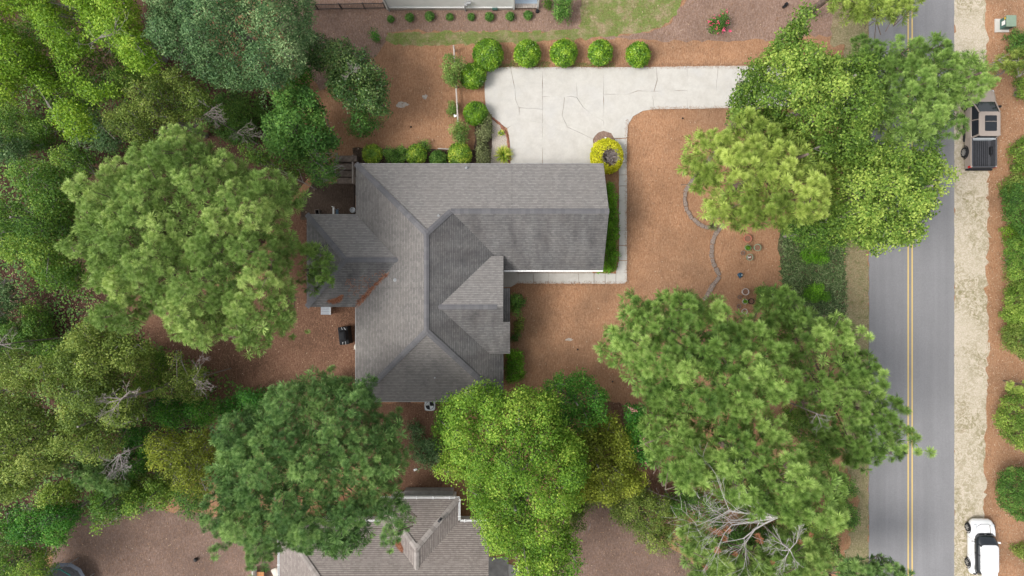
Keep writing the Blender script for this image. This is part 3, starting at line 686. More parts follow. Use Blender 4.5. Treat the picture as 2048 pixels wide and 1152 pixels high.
a = scatter('lawn_grass', [[(778, 67), (900, 65), (1060, 63), (1160, 61), (1163, -10), (1370, -10), (1345, 30), (1320, 55), (1260, 66), (1160, 77), (1060, 83), (960, 87), (860, 91), (790, 89)]], 420, .07, .012, 'grass_blade', 9, .012, .04, True); a['label'] = 'short green and tan lawn grass behind the white house'; a['category'] = 'grass'
a = scatter('verge_grass', [[(1688, -20), (1737, -20), (1737, 1160), (1688, 1160)]], 260, .08, .012, 'grass_blade', 10, .012, .04, True); a['label'] = 'dry grass of the verge left of the road'; a['category'] = 'grass'
a = scatter('shoulder_grass', [[(1912, -20), (1966, -20), (1972, 1160), (1912, 1160)]], 60, .09, .012, 'grass_blade', 11, .012, .04, True); a['label'] = 'sparse grass tufts on the pale sandy shoulder'; a['category'] = 'grass'
a = scatter('ivy_leaves', [[(1562, 445), (1688, 445), (1690, 640), (1650, 680), (1562, 640)]], 170, .30, .06, 'ivy_leaf', 12, .04, .22, False, True); a['label'] = 'dark green ivy ground cover between the yard and the verge'; a['category'] = 'ground cover'
a = scatter('ground_brush', [[(-60, -40), (110, 180), (280, 120), (620, 190), (560, 330), (400, 250), (200, 330), (-60, 330)], [(-60, 330), (150, 330), (150, 560), (330, 690), (560, 800), (420, 860), (400, 1000), (100, 1060), (-60, 1152)]], 42, .22, .11, 'leaf_shrub', 44, .05, .7, False, True); a['label'] = 'low green brush covering the floor of the left wood'; a['category'] = 'undergrowth'
a = scatter('edge_grass', [[(1020, 122), (1100, 124), (1100, 137), (1020, 136)], [(1140, 126), (1230, 126), (1230, 135), (1140, 134)], [(985, 128), (1024, 128), (1024, 137), (985, 136)]], 700, .10, .02, 'leaf_fresh', 13, .05, .1, True); a['label'] = 'green weeds along the top edge of the driveway'; a['category'] = 'weeds'
a = scatter('edge_straw', [[(985, 129), (1500, 127), (1500, 137), (985, 138)], [(1300, 214), (1460, 213), (1460, 222), (1300, 222)], [(1030, 563), (1256, 563), (1256, 571), (1030, 571)], [(1250, 240), (1258, 240), (1258, 568), (1250, 568)]], 300, .16, .014, 'fallen_straw', 14, .066, .1); a['label'] = 'pine straw spilling over the concrete edges'; a['category'] = 'pine needles'

# ================================================================== HOUSES
def slope(parent, pts, m, name='roof_slope', th=.11):
    P3 = [Vector(p) for p in pts]; n = Vector((0, 0, 0))
    for i in range(len(P3)): n += P3[i].cross(P3[(i + 1) % len(P3)])
    n.normalize()
    if n.z < 0: P3 = P3[::-1]; n = -n
    up = Vector((0, 0, 1)) - n * n.z
    up = up.normalized() if up.length > 1e-5 else Vector((0, 1, 0)); u = n.cross(up) * -1; k = len(P3); o0 = off(parent)
    me = bpy.data.meshes.new(name); top = [p - o0 for p in P3]; bot = [p - o0 - Vector((0, 0, th)) for p in P3]
    me.from_pydata(top + bot, [], [tuple(range(k)), tuple(range(2 * k - 1, k - 1, -1))] + [(i, k + i, k + (i + 1) % k, (i + 1) % k) for i in range(k)])
    uv = me.uv_layers.new(name='UVMap')
    for lp in me.loops:
        q = P3[lp.vertex_index % k]; uv.data[lp.index].uv = (q.dot(u), q.dot(up) - (.14 if lp.vertex_index >= k else 0))
    me.materials.append(MATS[m]); o = bpy.data.objects.new(name, me); place(o, parent); return o
def caps(parent, a, b, s1, s2, m='ridge_shingle', wd=.19, name='ridge_cap'):
    a, b = Vector(a), Vector(b); d = b - a; L = d.length; d.normalize(); n = max(1, int(L / .28)); mb = MB(); st = L / n
    def dn(s):
        s = Vector(s); s -= d * s.dot(d); s.normalize(); return s * wd
    s1, s2 = dn(s1), dn(s2)
    for i in range(n):
        p0 = a + d * (st * i) + Vector((0, 0, .055)); p1 = a + d * (st * (i + 1.06)) + Vector((0, 0, .040)); t_ = random.random()
        q = Vector((0, 0, .012))
        mb.add([p0, p1, p1 + s1, p0 + s1, p1 + s2, p0 + s2], [(0, 1, 2, 3), (1, 0, 5, 4)], t_)
        mb.add([p0 + s1, p0, p0 + s2, p0 + s2 - q * 2, p0 - q * 2, p0 + s1 - q * 2], [(0, 1, 4, 5), (1, 2, 3, 4)], t_)
    return mb.build(name, m, parent)
E0 = 2.9; hp = 5.6
XL, XR, YT, YB = -10.5, -.57, 8.36, -7.62
N1 = (-5.41, 3.45, hp); S1 = (-5.41, -2.72, hp); G0 = (-3.93, 4.96, 4.77); G1 = (6.25, 4.96, 4.77)
house = empty('brick_house', (-4.5, 0, 0), 'large house with grey shingled hip and gable roof in the centre below the driveway', 'house')
mb = MB(); mb.box((-5.5, .2, 1.35), (8.9, 15, 2.7)); mb.box((2.35, 4.8, 1.32), (6.8, 6.3, 2.64)); mb.box((-11.6, 1.85, 1.35), (3.6, 5.4, 2.7)); mb.box((-1.7, -1.1, 1.6), (2., 5.6, 3.2))
mb.build('wall', 'brick_wall', house)
# white-trimmed fascia, gutter and gable wall
mb = MB(); mb.add([(5.82, 1.7, 2.6), (5.82, 8.0, 2.8), (5.82, 4.96, 4.6), (5.7, 1.7, 2.6), (5.7, 8.0, 2.8), (5.7, 4.96, 4.6)], [(0, 1, 2), (5, 4, 3), (0, 3, 4, 1), (1, 4, 5, 2), (2, 5, 3, 0)]); mb.build('gable_wall', 'white_siding', house)
slope(house, [(XL, YT, E0), (6.14, YT, E0), G1, G0, N1], 'shingle_clean')
slope(house, [G0, G1, (6.14, 1.21, 2.71), (XR - .3, 1.21, 2.71), (XR - .3, 1.55, 2.9)], 'shingle_stained')
slope(house, [N1, S1, (XL, YB, E0), (XL, YT, E0)], 'shingle_mid')
slope(house, [N1, G0, (XR, 1.55, E0), (XR, YB, E0), S1], 'shingle_stained')
slope(house, [S1, (XR, YB, E0), (XL, YB, E0)], 'shingle_mid')
K = (-4.69, -1.21, 5.2); KR = (XR, -1.21, 5.2)
slope(house, [K, KR, (XR, 2.13, 3.34), (-1.36, 2.13, 3.34)], 'shingle_clean')
slope(house, [K, KR, (XR, -2.2, 4.66), (-.13, -2.2, 4.66), (-.13, -4.36, 3.44), (-1.5, -4.36, 3.44)], 'shingle_stained')
mb = MB(); mb.add([(XR - .1, -1.21, 5.05), (XR - .1, 2.0, 3.3), (XR - .1, 2.0, 2.6), (XR - .1, -4.2, 2.6), (XR - .1, -4.2, 3.3)], [(0, 1, 2, 3, 4)]); mb.build('gable_wall', 'white_siding', house)
slope(house, [(XR - .05, -.0, 3.25), (-.13, -.0, 3.05), (-.13, -2.35, 3.05), (XR - .05, -2.35, 3.25)], 'shingle_stained', 'porch_roof')
# west wing
W0 = (-7.39, 1.82, 4.55); W1 = (-10.8, 1.82, 4.55)
slope(house, [W0, W1, (-13.8, 4.97, E0), (XL, 4.97, E0)], 'shingle_clean')
slope(house, [W0, W1, (-13.8, -1.28, E0), (XL, -1.28, E0)], 'shingle_stained')
slope(house, [W1, (-13.8, 4.97, E0), (-13.8, -1.28, E0)], 'shingle_stained')
caps(house, G0, G1, (0, 1, -.54), (0, -1, -.54)); caps(house, N1, S1, (-1, 0, -.54), (1, 0, -.54))
caps(house, (XL, YT, E0), N1, (1, 1, -.38), (-1, -1, -.38)); caps(house, N1, G0, (-.7, 1, -.4), (1, -.5, -.5))
caps(house, S1, (XL, YB, E0), (-1, 1, -.38), (1, -1, -.38)); caps(house, S1, (XR, YB, E0), (1, 1, -.38), (-1, -1, -.38))
caps(house, K, (XR - .4, -1.21, 5.2), (0, 1, -.55), (0, -1, -.55)); caps(house, W1, W0, (0, 1, -.5), (0, -1, -.5))
caps(house, (-13.8, 4.97, E0), W1, (1, 1, -.38), (-1, -1, -.38)); caps(house, (-13.8, -1.28, E0), W1, (1, -1, -.38), (-1, 1, -.38))
mb = MB(); mb.box((2.8, 1.15, 2.63), (6.7, .10, .11)); mb.build('gutter', 'white_trim', house)
for (a_, b_) in (((XL, YT, E0), (6.14, YT, E0)), ((XL - .02, YB, E0), (XL - .02, -1.3, E0)), ((XL, YB - .02, E0), (XR, YB - .02, E0))):
    a_, b_ = Vector(a_), Vector(b_); c_ = (a_ + b_) / 2; d_ = b_ - a_; mb = MB(); mb.box((c_.x, c_.y, c_.z - .10), (abs(d_.x) + .04, abs(d_.y) + .04, .13)); mb.build('fascia', 'grey_metal', house)
mb = MB(); mb.box((6.16, 6.66, 3.72), (.05, 3.5, .14)); 
mb = MB()
for y0_, z0_ in ((8.36, 2.85), (1.21, 2.66)):
    mb.add([(6.155, y0_, z0_ - .12), (6.155, y0_, z0_ + .03), (6.265, 4.96, 4.75), (6.265, 4.96, 4.6)], [(0, 1, 2, 3)])
mb.build('bargeboard', 'white_trim', house)
# garage door below the eave facing the driveway
mb = MB()
for k in range(4): mb.box((.6, 7.98, .32 + .56 * k), (4.8, .06, .53))
mb.build('garage_door', 'white_trim', house)
def vent(px, py, z, r=.05, h=.28):
    c = P(px, py, z); mb = MB(); mb.lathe((c[0], c[1], z - .05), [(.13, 0), (.10, .06), (r, .08), (r, h), (r * .7, h), (r * .7, h - .06)], 14); mb.build('vent_pipe', 'grey_metal', house, smooth=False)
vent(933, 336, 3.1, .07); vent(877.5, 432, 4.75, .08, .32); vent(870, 755, 3.75, .05); vent(790, 560, 4.5, .0501, .1)
# needles caught in the west valley
r = np.random.default_rng(33)
def roof_straw(polypx, zf, n, label):
    q = np.array(polypx, float); p = q.min(0) + r.random((n * 3, 2)) * (q.max(0) - q.min(0)); p = p[inside(p, q)][:n]; V = []
    for px, py in p:
        z = 3.6
        for _ in range(3): X, Y = P(px, py, z); z = zf(X, Y)
        V.append((X, Y, z + .02 + r.random() * .03))
    b = np.array(V); k = len(b); a = r.random(k) * 6.283; d = np.stack([np.cos(a), np.sin(a), r.normal(0, .1, k)], 1) * .2; s_ = np.stack([-np.sin(a), np.cos(a), a * 0], 1) * .012
    VV = np.stack([b - s_, b + s_, b + d], 1).reshape(-1, 3); T = np.repeat(np.stack([r.random(k)] * 3 + [np.ones(k)], 1), 3, 0)
    o = np_obj('pine_needles', VV, np.arange(3 * k).reshape(-1, 3), 'rust_straw', None, T, (0, 0, 0)); tag(o, label, 'pine needles', kind='stuff')
zW = lambda X, Y: max(E0 + .53 * (X - XL), E0 + .53 * (Y + 1.28))
roof_straw([(710, 616), (720, 611), (748, 578), (775, 551), (779, 544), (770, 548), (742, 575), (716, 600)], zW, 1100, 'rust brown pine needles piled in the valley of the west roof')
roof_straw([(655, 602), (675, 596), (686, 588), (682, 600), (668, 606)], zW, 500, 'small patch of brown needles on the west roof under the pine branch')
roof_straw([(690, 560), (770, 540), (760, 570), (700, 600)], zW, 160, 'thin scatter of brown needles on the dark west roof slope')

# neighbour house, bottom
nb = empty('shingled_house', (*P(770, 1200), 0), 'house with tan shingled roof and white gutters at the bottom edge', 'house')
NZ = 2.9
def Q(px, py, z): x, y = P(px, py, z); return (x, y, z)
y1043 = P(0, 1043, NZ)[1]; xw0 = P(559, 0, NZ)[0]; xw1 = P(760, 0, NZ)[0]; xg0 = P(759, 0, NZ)[0]; xg1 = P(917, 0, NZ)[0]; xe = P(978, 0, 3.4)[0]
yg = P(0, 997, NZ)[1]; xr = P(838, 0, 4.4)[0]; half = (xg1 - xg0) / 2; zr = NZ + .54 * half; yr0 = yg - half * 1.05; yr1 = y1043 - (zr - NZ) / .54
xr = (xg0 + xg1) / 2 + .02
rz = NZ + .54 * 6; yend = y1043 - 6
slope(nb, [(xw0, y1043, NZ), (xe, y1043, NZ), (xe, yend, rz), (xw0 + 6, yend, rz)], 'shingle_tan')
slope(nb, [(xw0, y1043, NZ), (xw0 + 6, yend, rz), (xw0 + 6, yend - 3, rz), (xw0, yend - 9, NZ)], 'shingle_tan')
slope(nb, [(xg0, yg, NZ), (xg1, yg, NZ), (xr, yr0, zr)], 'shingle_tan')
slope(nb, [(xg1, yg, NZ), (xr, yr0, zr), (xr, yr1, zr), (xg1, y1043, NZ)], 'shingle_tan')
slope(nb, [(xg0, yg, NZ), (xr, yr0, zr), (xr, yr1, zr), (xg0, y1043, NZ)], 'shingle_tan')
slope(nb, [(xe, yend, rz), (xw0 + 6, yend, rz), (xw0 + 6, yend - 6, NZ), (xe, yend - 6, NZ)], 'shingle_tan')
caps(nb, (xg1, yg, NZ), (xr, yr0, zr), (1, -1, -.4), (-1, 1, -.4), 'ridge_shingle_tan'); caps(nb, (xg0, yg, NZ), (xr, yr0, zr), (-1, -1, -.4), (1, 1, -.4), 'ridge_shingle_tan')
caps(nb, (xr, yr0, zr), (xr, yr1, zr), (1, 0, -.54), (-1, 0, -.54), 'ridge_shingle_tan'); caps(nb, (xw0, y1043, NZ), (xw0 + 6, yend, rz), (1, 1, -.4), (-1, -1, -.4), 'ridge_shingle_tan')
mb = MB(); mb.box(((xw0 + xe) / 2, y1043 - 6.4, 1.35), (xe - xw0 - 1, 11.6, 2.7)); mb.box((xr, (yg + y1043) / 2 - .4, 1.35), (xg1 - xg0 - .8, yg - y1043, 2.7)); mb.build('wall', 'white_siding', nb)
def gutter(a_, b_):
    mb = MB(); c_ = ((a_[0] + b_[0]) / 2, (a_[1] + b_[1]) / 2, NZ - .02); dx, dy = abs(a_[0] - b_[0]), abs(a_[1] - b_[1]); ax = dx > dy; L = max(dx, dy)
    for o_ in (-.055, .055): mb.box((c_[0] + (0 if ax else o_), c_[1] + (o_ if ax else 0), c_[2]), (L if ax else .022, .022 if ax else L, .12))
    mb.box((c_[0], c_[1], c_[2] - .055), (L if ax else .12, .12 if ax else L, .01))
    for k in range(int(L / 1.1) + 1):
        u = -L / 2 + .3 + 1.1 * k
        if u < L / 2: mb.box((c_[0] + (u if ax else 0), c_[1] + (0 if ax else u), c_[2] + .062), (.05 if ax else .2, .2 if ax else .05, .012))
    mb.build('gutter', 'white_trim', nb)
gutter((xg0, yg + .06), (xg1 + .06, yg + .06)); gutter((xg1 + .06, yg), (xg1 + .06, y1043 + .06)); gutter((xg1 + .12, y1043 + .06), (xe, y1043 + .06)); gutter((xw0, y1043 + .06), (xg0, y1043 + .06)); gutter((xw0 - .06, y1043), (xw0 - .06, y1043 - 12))
c = Q(880, 1040, 3.9); mb = MB(); mb.box((c[0], c[1], c[2]), (.34, .16, .10), .9); mb.tube((c[0] - .1, c[1] - .12, c[2] - .2), (c[0] + .05, c[1] + .1, c[2] + .25), .05, .05, 8); mb.build('roof_vent', 'black_metal', nb)
tv = lambda X, Y: NZ + .54 * (y1043 - Y)
roof_straw([(800, 1083), (806, 1100), (804, 1104), (794, 1092), (793, 1080)], lambda X, Y: max(NZ + .54 * (X - xg0), tv(X, Y)), 450, 'rust brown needle clump in the valley of the tan neighbouring roof')
roof_straw([(596, 1140), (606, 1142), (610, 1152), (598, 1152)], lambda X, Y: NZ + .4 * (X - xw0), 300, 'brown needle clump on the lower left slope of the tan neighbouring roof')
# low flat shed roof edge behind the gutter
mb = MB(); c0, c1_ = P(812, 983), P(908, 983); mb.box(((c0[0] + c1_[0]) / 2, c0[1] - .15, .42), (c1_[0] - c0[0], .9, .84)); o = mb.build('storage_bench', 'cream_concrete', bevel=.03); tag(o, 'long pale grey bench box along the wall above the tan roof gutter', 'storage bench')

# white house, top edge
wh = empty('white_house', (*P(905, -40), 0), 'white sided house with stone footing at the top edge', 'house')
wy = P(0, 20.5)[1]; wx0 = P(776, 0)[0]; wx1 = P(1029, 0)[0]
mb = MB(); mb.box(((wx0 + wx1) / 2, wy + 5, .15), (wx1 - wx0, 10, .30)); mb.build('stone_footing', 'stone_base', wh)
mb = MB()
for k in range(24): mb.box(((wx0 + wx1) / 2, wy + 5.0 + .008 * (k % 2 == 0) * 0, .30 + .16 * k + .08), (wx1 - wx0 - .04, 9.9, .155), taper=.9985)
mb.build('clapboard_siding', 'white_siding', wh)
mb = MB(); mb.box((wx0 + .03, wy + .0, 2.1), (.14, .12, 3.7)); mb.box((wx1 - .05, wy + .0, 2.1), (.12, .12, 3.7)); mb.box(((wx0 + wx1) / 2, wy + .03, .38), (wx1 - wx0 - .3, .06, .14)); mb.build('corner_board', 'white_trim', wh)
mb = MB(); mb.tube((wx0 + .12, wy - .10, .1), (wx0 + .12, wy - .10, 3.9), .045, .045, 8); mb.build('downspout', 'grey_metal', wh)
mb = MB(); c = P(932, 10, .9); mb.box((P(932, 0, 1)[0], wy - .07, 1.0), (.22, .16, .34)); mb.box((P(938, 0, 1)[0], wy - .07, 1.35), (.3, .14, .22)); mb.tube((P(931, 0)[0], wy - .06, 0), (P(931, 0)[0], wy - .06, .9), .04, .04, 8); mb.tube((P(938, 0)[0], wy - .08, 1.1), (P(944, 0)[0], wy - .08, 1.1), .025, .025, 6); mb.build('electric_meter', 'grey_metal', wh, bevel=.01)
px0 = P(1030, 0)[0]; px1 = P(1074, 0)[0]
mb = MB(); mb.box(((px0 + px1) / 2, wy + 1.6, .3), (px1 - px0, 2.7, .08)); mb.build('porch_floor', 'porch_floor', wh)
for k in range(9):
    mb = MB(); mb.box((px0 + .1 + k * .175, wy + .18, .33), (.16, .30, .05), 0); mb.build('board', 'wood_weathered', wh)
mb = MB(); mb.box((px1 + .05, wy + .15, 1.4), (.12, .12, 2.8)); mb.box((px1 + .05, wy + 2.9, 1.4), (.12, .12, 2.8)); mb.box((px1 + .05, wy + 1.5, 1.0), (.06, 2.8, .08)); mb.build('porch_post', 'white_trim', wh)
mb = MB(); mb.lathe((px1 + .02, wy - .12, 0), [(.12, 0), (.12, .22), (.07, .24)], 12); o = mb.build('bucket', 'black_plastic'); tag(o, 'small black bucket at the foot of the white porch post', 'bucket')
t = empty('hose_reel', (*P(990, 18), 0), 'dark green half round hose box against the white wall', 'hose reel')
mb = MB(); c = P(990, 15); mb.lathe((c[0] - .2, c[1] - .06, .24), [(.10, 0), (.24, .02), (.24, .38), (.10, .4)], 18, 'x'); mb.build('drum', 'shade_green', t); mb = MB(); mb.box((c[0], c[1] + .1, .2), (.5, .12, .4)); mb.build('bracket', 'black_plastic', t, bevel=.01)

# ================================================================== FENCES, EDGING, STEPS
def Pz(px, py, z): return (*P(px, py, z), z)
bf = empty('metal_fence', (*P(695, 18), 0), 'low black metal picket fence left of the white house', 'fence')
fy0, fy1 = P(0, 19.8)[1], P(0, 17)[1]; fx0, fx1 = P(612, 0)[0], P(773, 0)[0]
def fy(x): return fy0 + (fy1 - fy0) * (x - fx0) / (fx1 - fx0)
for k in range(5):
    x = fx0 + .9 + k * 1.67 if k < 4 else fx1 - .08
    if x < fx1: mb = MB(); mb.box((x, fy(x), .52), (.07, .07, 1.04)); mb.build('post', 'black_metal', bf, bevel=.008)
for z in (.12, .90): mb = MB(); mb.tube((fx0, fy(fx0), z), (fx1, fy(fx1), z), .028, .028, 4); mb.build('rail', 'black_metal', bf)
pk = None; n = int((fx1 - fx0) / .115)
for k in range(n):
    x = fx0 + k * .115
    if pk is None: mb = MB(); mb.box((x, fy(x), .5), (.03, .03, .92)); pk = mb.build('picket', 'black_metal', bf)
    else:
        o = pk.copy(); COL.objects.link(o); o.location = (x - fx0, fy(x) - fy(fx0), 0)
wf = empty('rail_fence', (*P(911, 165), 0), 'weathered white rail fence running through the shrubs left of the driveway', 'fence')
A_, B_ = Pz(907, 92, 1.05), Pz(915.5, 242, 1.05)
for k in range(5):
    u = k / 4; x, y = A_[0] + (B_[0] - A_[0]) * u, A_[1] + (B_[1] - A_[1]) * u; mb = MB(); mb.box((x, y, .53), (.10, .10, 1.12)); mb.build('post', 'wood_weathered', wf, bevel=.01)
for z in (1.02, .45): mb = MB(); d_ = Vector(B_) - Vector(A_); mb.box(((A_[0] + B_[0]) / 2, (A_[1] + B_[1]) / 2, z), (.05 if z < 1 else .085, d_.length, .10 if z < 1 else .04), math.atan2(d_.y, d_.x) - math.pi / 2); mb.build('rail', 'wood_weathered', wf)
mb = MB(); c = Pz(911, 232, 1.08); mb.box(c, (.22, .12, .05), .5); mb.box((c[0] - .08, c[1] + .05, c[2]), (.08, .14, .04)); o = mb.build('glove', 'white_trim', bevel=.02); tag(o, 'small white cloth lying on the rail fence', 'cloth')
mb = MB(); a_ = P(876, 297.5); b_ = P(905, 299); mb.tube((*a_, .08), (*b_, .08), .05, .05, 4); o = mb.build('edging_board', 'wood_weathered'); tag(o, 'pale edging board at the back of the shrub bed above the roof', 'board')

def stone_row(name, label, pts, sz, m, wd, cat='garden edging'):
    r = random.Random(5); root = empty(name, (*P(*pts[len(pts) // 2]), 0), label, cat); w_ = PP(pts); base = None
    seg = [math.dist(w_[i], w_[i + 1]) for i in range(len(w_) - 1)]; tot = sum(seg); n = int(tot / sz); o0 = off(root)
    for k in range(n):
        s = (k + .5) * tot / n; i = 0
        while s > seg[i] and i < len(seg) - 1: s -= seg[i]; i += 1
        u = s / seg[i]; x = w_[i][0] + (w_[i + 1][0] - w_[i][0]) * u; y = w_[i][1] + (w_[i + 1][1] - w_[i][1]) * u; a = math.atan2(w_[i + 1][1] - w_[i][1], w_[i + 1][0] - w_[i][0])
        if base is None:
            mb = MB(); mb.box((0, 0, 0), (1, 1, 1), taper=.92); o = mb.build(name.split('_')[-1] if 0 else ('stone' if 'stone' in name else 'brick'), m, root, bevel=.09); base = o
            for v in o.data.vertices: v.co += Vector(o0)
        else: o = base.copy(); COL.objects.link(o)
        o.location = (x - o0.x + r.gauss(0, .01), y - o0.y + r.gauss(0, .01), .05); o.scale = (tot / n * r.uniform(.95, 1.06), wd * r.uniform(.85, 1.12), .13 * r.uniform(.8, 1.2)); o.rotation_euler = (r.gauss(0, .05), r.gauss(0, .05), a + r.gauss(0, .07))
    return root
stone_row('stone_edging', 'upper row of edging stones curving from under the light pine to the small plant', [(1456, 258), (1447, 272), (1432, 300), (1410, 330), (1385, 358), (1372, 380), (1369, 398), (1373, 420), (1383, 436), (1396, 447), (1410, 454), (1418, 456)], .34, 'edge_stone', .27)
stone_row('stone_edging', 'lower winding row of edging stones from the light pine down to the tall front pine', [(1448, 449), (1438, 458), (1429, 470), (1424, 488), (1422, 510), (1426, 525), (1433, 540), (1439, 552), (1432, 562), (1424, 572), (1418, 584), (1408, 600)], .34, 'edge_stone', .30)
bd = stone_row('brick_edging', 'thin curved red brick edging between the gravel bed and the driveway', [(986, 236), (1000, 248), (1010, 262), (1016, 280), (1019, 300), (1021, 322)], .21, 'edge_brick', .11)
st = empty('timber_steps', (*P(694, 340), 0), 'grey timber garden steps beside the left corner of the roof', 'steps')
for k, (y_, hgt_) in enumerate(((314, .95), (330, .75), (344, .55), (358, .36))):
    mb = MB(); c = P(692, y_ + 3, hgt_); mb.box((c[0], c[1], hgt_ / 2), (1.25 if k else 1.5, .42, hgt_)); mb.build('step', 'wood_grey', st, bevel=.02)
mb = MB(); c = P(705, 338, .9); mb.box((c[0], c[1], .45), (.09, 2.0, .9)); mb.build('stringer', 'wood_weathered', st)
mb = MB(); c = P(690, 321, .7); mb.box((c[0], c[1], .35), (1.4, .2, .7)); mb.build('riser', 'wood_dark', st)
mb = MB(); a_ = P(668, 365); b_ = P(706, 367); mb.tube((*a_, .1), (*b_, .1), .08, .08, 4); o = mb.build('landscape_timber', 'wood_grey'); tag(o, 'grey timber laid across the dark bed below the steps', 'timber')
mb = MB(); a_ = P(708, 330); b_ = P(708.5, 424); mb.tube((*a_, .06), (*b_, .06), .045, .045, 4); o = mb.build('landscape_timber', 'wood_dark'); tag(o, 'dark timber along the house wall beside the dark bed', 'timber')
mb = MB(); a_ = P(632, 378); mb.tube((*a_, 0), (a_[0], a_[1], 1.0), .035, .03, 6); o = mb.build('stake', 'wood_weathered'); tag(o, 'pale wooden stake at the edge of the dark bed', 'stake')

# ================================================================== YARD OBJECTS
def crate(name, label, cat, px, py, m, d, rz):
    root = empty(name, (*P(px, py), 0), label, cat); c = P(px, py, d[2]); x, y = c
    for sx, sy in ((-1, 0), (1, 0), (0, -1), (0, 1)):
        mb = MB(); a, b = (.03, d[1]) if sx else (d[0], .03); X = sx * d[0] / 2; Y = sy * d[1] / 2; mb.box((x + X * math.cos(rz) - Y * math.sin(rz), y + X * math.sin(rz) + Y * math.cos(rz), d[2] / 2), (a, b, d[2]), rz); mb.build('side_panel', m, root)
    mb = MB(); mb.box((x, y, .03), (d[0] - .04, d[1] - .04, .05), rz); mb.build('base', 'black_plastic', root)
    return root
crate('crate', 'small weathered grey crate against the upper edge of the west roof', 'crate', 634, 424, 'pot_grey', (.28, .34, .5), .1)
# white and blue folding chair
fc = empty('folding_chair', (*P(669, 424), 0), 'narrow white and blue folding chair standing above the west roof edge', 'chair'); c = P(669, 421, .8)
mb = MB(); mb.box((c[0] - .09, c[1], .75), (.12, .55, .05)); mb.box((c[0] - .09, c[1] + .25, .9), (.12, .04, .35)); mb.build('backrest', 'white_trim', fc, bevel=.01)
mb = MB(); mb.box((c[0] + .09, c[1] - .08, .45), (.2, .36, .05)); mb.build('seat', 'blue_glaze', fc, bevel=.01)
for dx in (-.1, .14):
    for dy in (-.22, .18): mb = MB(); mb.tube((c[0] + dx, c[1] + dy, 0), (c[0] + dx, c[1] + dy, .5), .015, .015, 6); mb.build('leg', 'grey_metal', fc)
hr = empty('hose_pot', (*P(706, 424), 0), 'round grey pot with a coiled hose in the inner roof corner', 'pot'); c = P(705, 420, .4)
mb = MB(); mb.lathe((c[0], c[1], 0), [(.16, 0), (.2, .4), (.17, .4), (.14, .3)], 14); mb.build('pot', 'light_grey', hr)
mb = MB(); pts = [(c[0] + .25 + .18 * math.cos(k * .5), c[1] - .2 + .18 * math.sin(k * .5), .05 + k * .004) for k in range(26)]; mb.path(pts, [.018] * 26, 5); mb.build('hose', 'black_plastic', hr)
# striped bench with cushions south of west wing
be = empty('garden_bench', (*P(652, 622), 0), 'pale blue grey slatted garden bench beside the lower edge of the west roof', 'bench'); c = P(652, 622, .45)
for k in range(5): mb = MB(); mb.box((c[0], c[1] + .26 - k * .115, .46), (.72 if 1 else 0, .095, .035)); mb.build('seat_slat', 'fabric_grey', be)
for k in range(3): mb = MB(); mb.box((c[0] + .33 + .045 * k, c[1] + .03, .58 + .11 * k), (.03, .58, .09)); mb.build('back_slat', 'light_grey', be)
for dx in (-.3, .3):
    for dy in (-.2, .25): mb = MB(); mb.box((c[0] + dx, c[1] + dy, .22), (.05, .05, .44)); mb.build('leg', 'grey_metal', be)
# covered grill
gr = empty('covered_grill', (*P(690, 671), 0), 'barbecue under a black fitted cover in the left yard', 'grill'); c = P(689, 671, .6)
def rr(cx, cy, hx, hy, z, rad=.1, n=4, rot=0., skew=0):
    out = []
    for qx, qy, a0 in ((1, 1, 0), (-1, 1, 90), (-1, -1, 180), (1, -1, 270)):
        for i in range(n):
            a = R(a0 + 90 * i / (n - 1)); x = qx * (hx - rad) + rad * math.cos(a); y = qy * (hy - rad) + rad * math.sin(a)
            x += skew * y; out.append((cx + x * math.cos(rot) - y * math.sin(rot), cy + x * math.sin(rot) + y * math.cos(rot), z))
    return out
mb = MB(); X, Y = c; mb.loft([rr(X, Y, .38, .62, .02, .08, rot=.12), rr(X, Y, .36, .6, .5, .08, rot=.12), rr(X, Y, .36, .63, .82, .08, rot=.12), rr(X, Y, .33, .58, .88, .08, rot=.12), rr(X - .02, Y, .28, .36, .93, .1, rot=.12), rr(X - .03, Y, .24, .32, 1.08, .1, rot=.12), rr(X - .03, Y, .12, .22, 1.16, .08, rot=.12)])
mb.build('cover', 'black_plastic', gr, smooth=False, bevel=.02)
for s in (-1, 1):
    for k in range(4): mb = MB(); mb.box((X - .18 + k * .1 - s * .03, Y + s * (.5), .895 + .004 * k), (.045, .22, .03), .12 + s * .25 + .1 * k); mb.build('fold', 'grey_metal' if k % 2 else 'black_plastic', gr, bevel=.01)
mb = MB(); c = P(713, 694, .5); mb.lathe((c[0] + .1, c[1], 0), [(.06, 0), (.06, .45), (.28, .47), (.28, .52), (.02, .53)], 22); o = mb.build('round_table', 'cream'); tag(o, 'small round cream side table half under the left eave', 'table')
# air conditioner
ac = empty('air_conditioner', (*P(859, 811), 0), 'square grey outdoor air conditioner with fan blades below the main roof', 'air conditioner'); c = P(859.5, 811, .8); X, Y = c
mb = MB(); mb.loft([rr(X, Y, .36, .36, .06, .1), rr(X, Y, .36, .36, .78, .1)]); mb.build('housing', 'grey_metal', ac)
mb = MB(); n = 24; i0 = [(X + .30 * math.cos(6.283 * k / n), Y + .30 * math.sin(6.283 * k / n), .80) for k in range(n)]; i1 = [(X + .37 * math.copysign(abs(math.cos(6.283 * k / n)) ** .6, math.cos(6.283 * k / n)), Y + .37 * math.copysign(abs(math.sin(6.283 * k / n)) ** .6, math.sin(6.283 * k / n)), .79) for k in range(n)]
mb.add(i0 + i1, [(k, n + k, n + (k + 1) % n, (k + 1) % n) for k in range(n)]); mb.build('top_rim', 'light_grey', ac)
mb = MB(); mb.lathe((X, Y, .785), [(.30, 0), (.30, .002)], 24); mb.build('fan_well', 'black_plastic', ac)
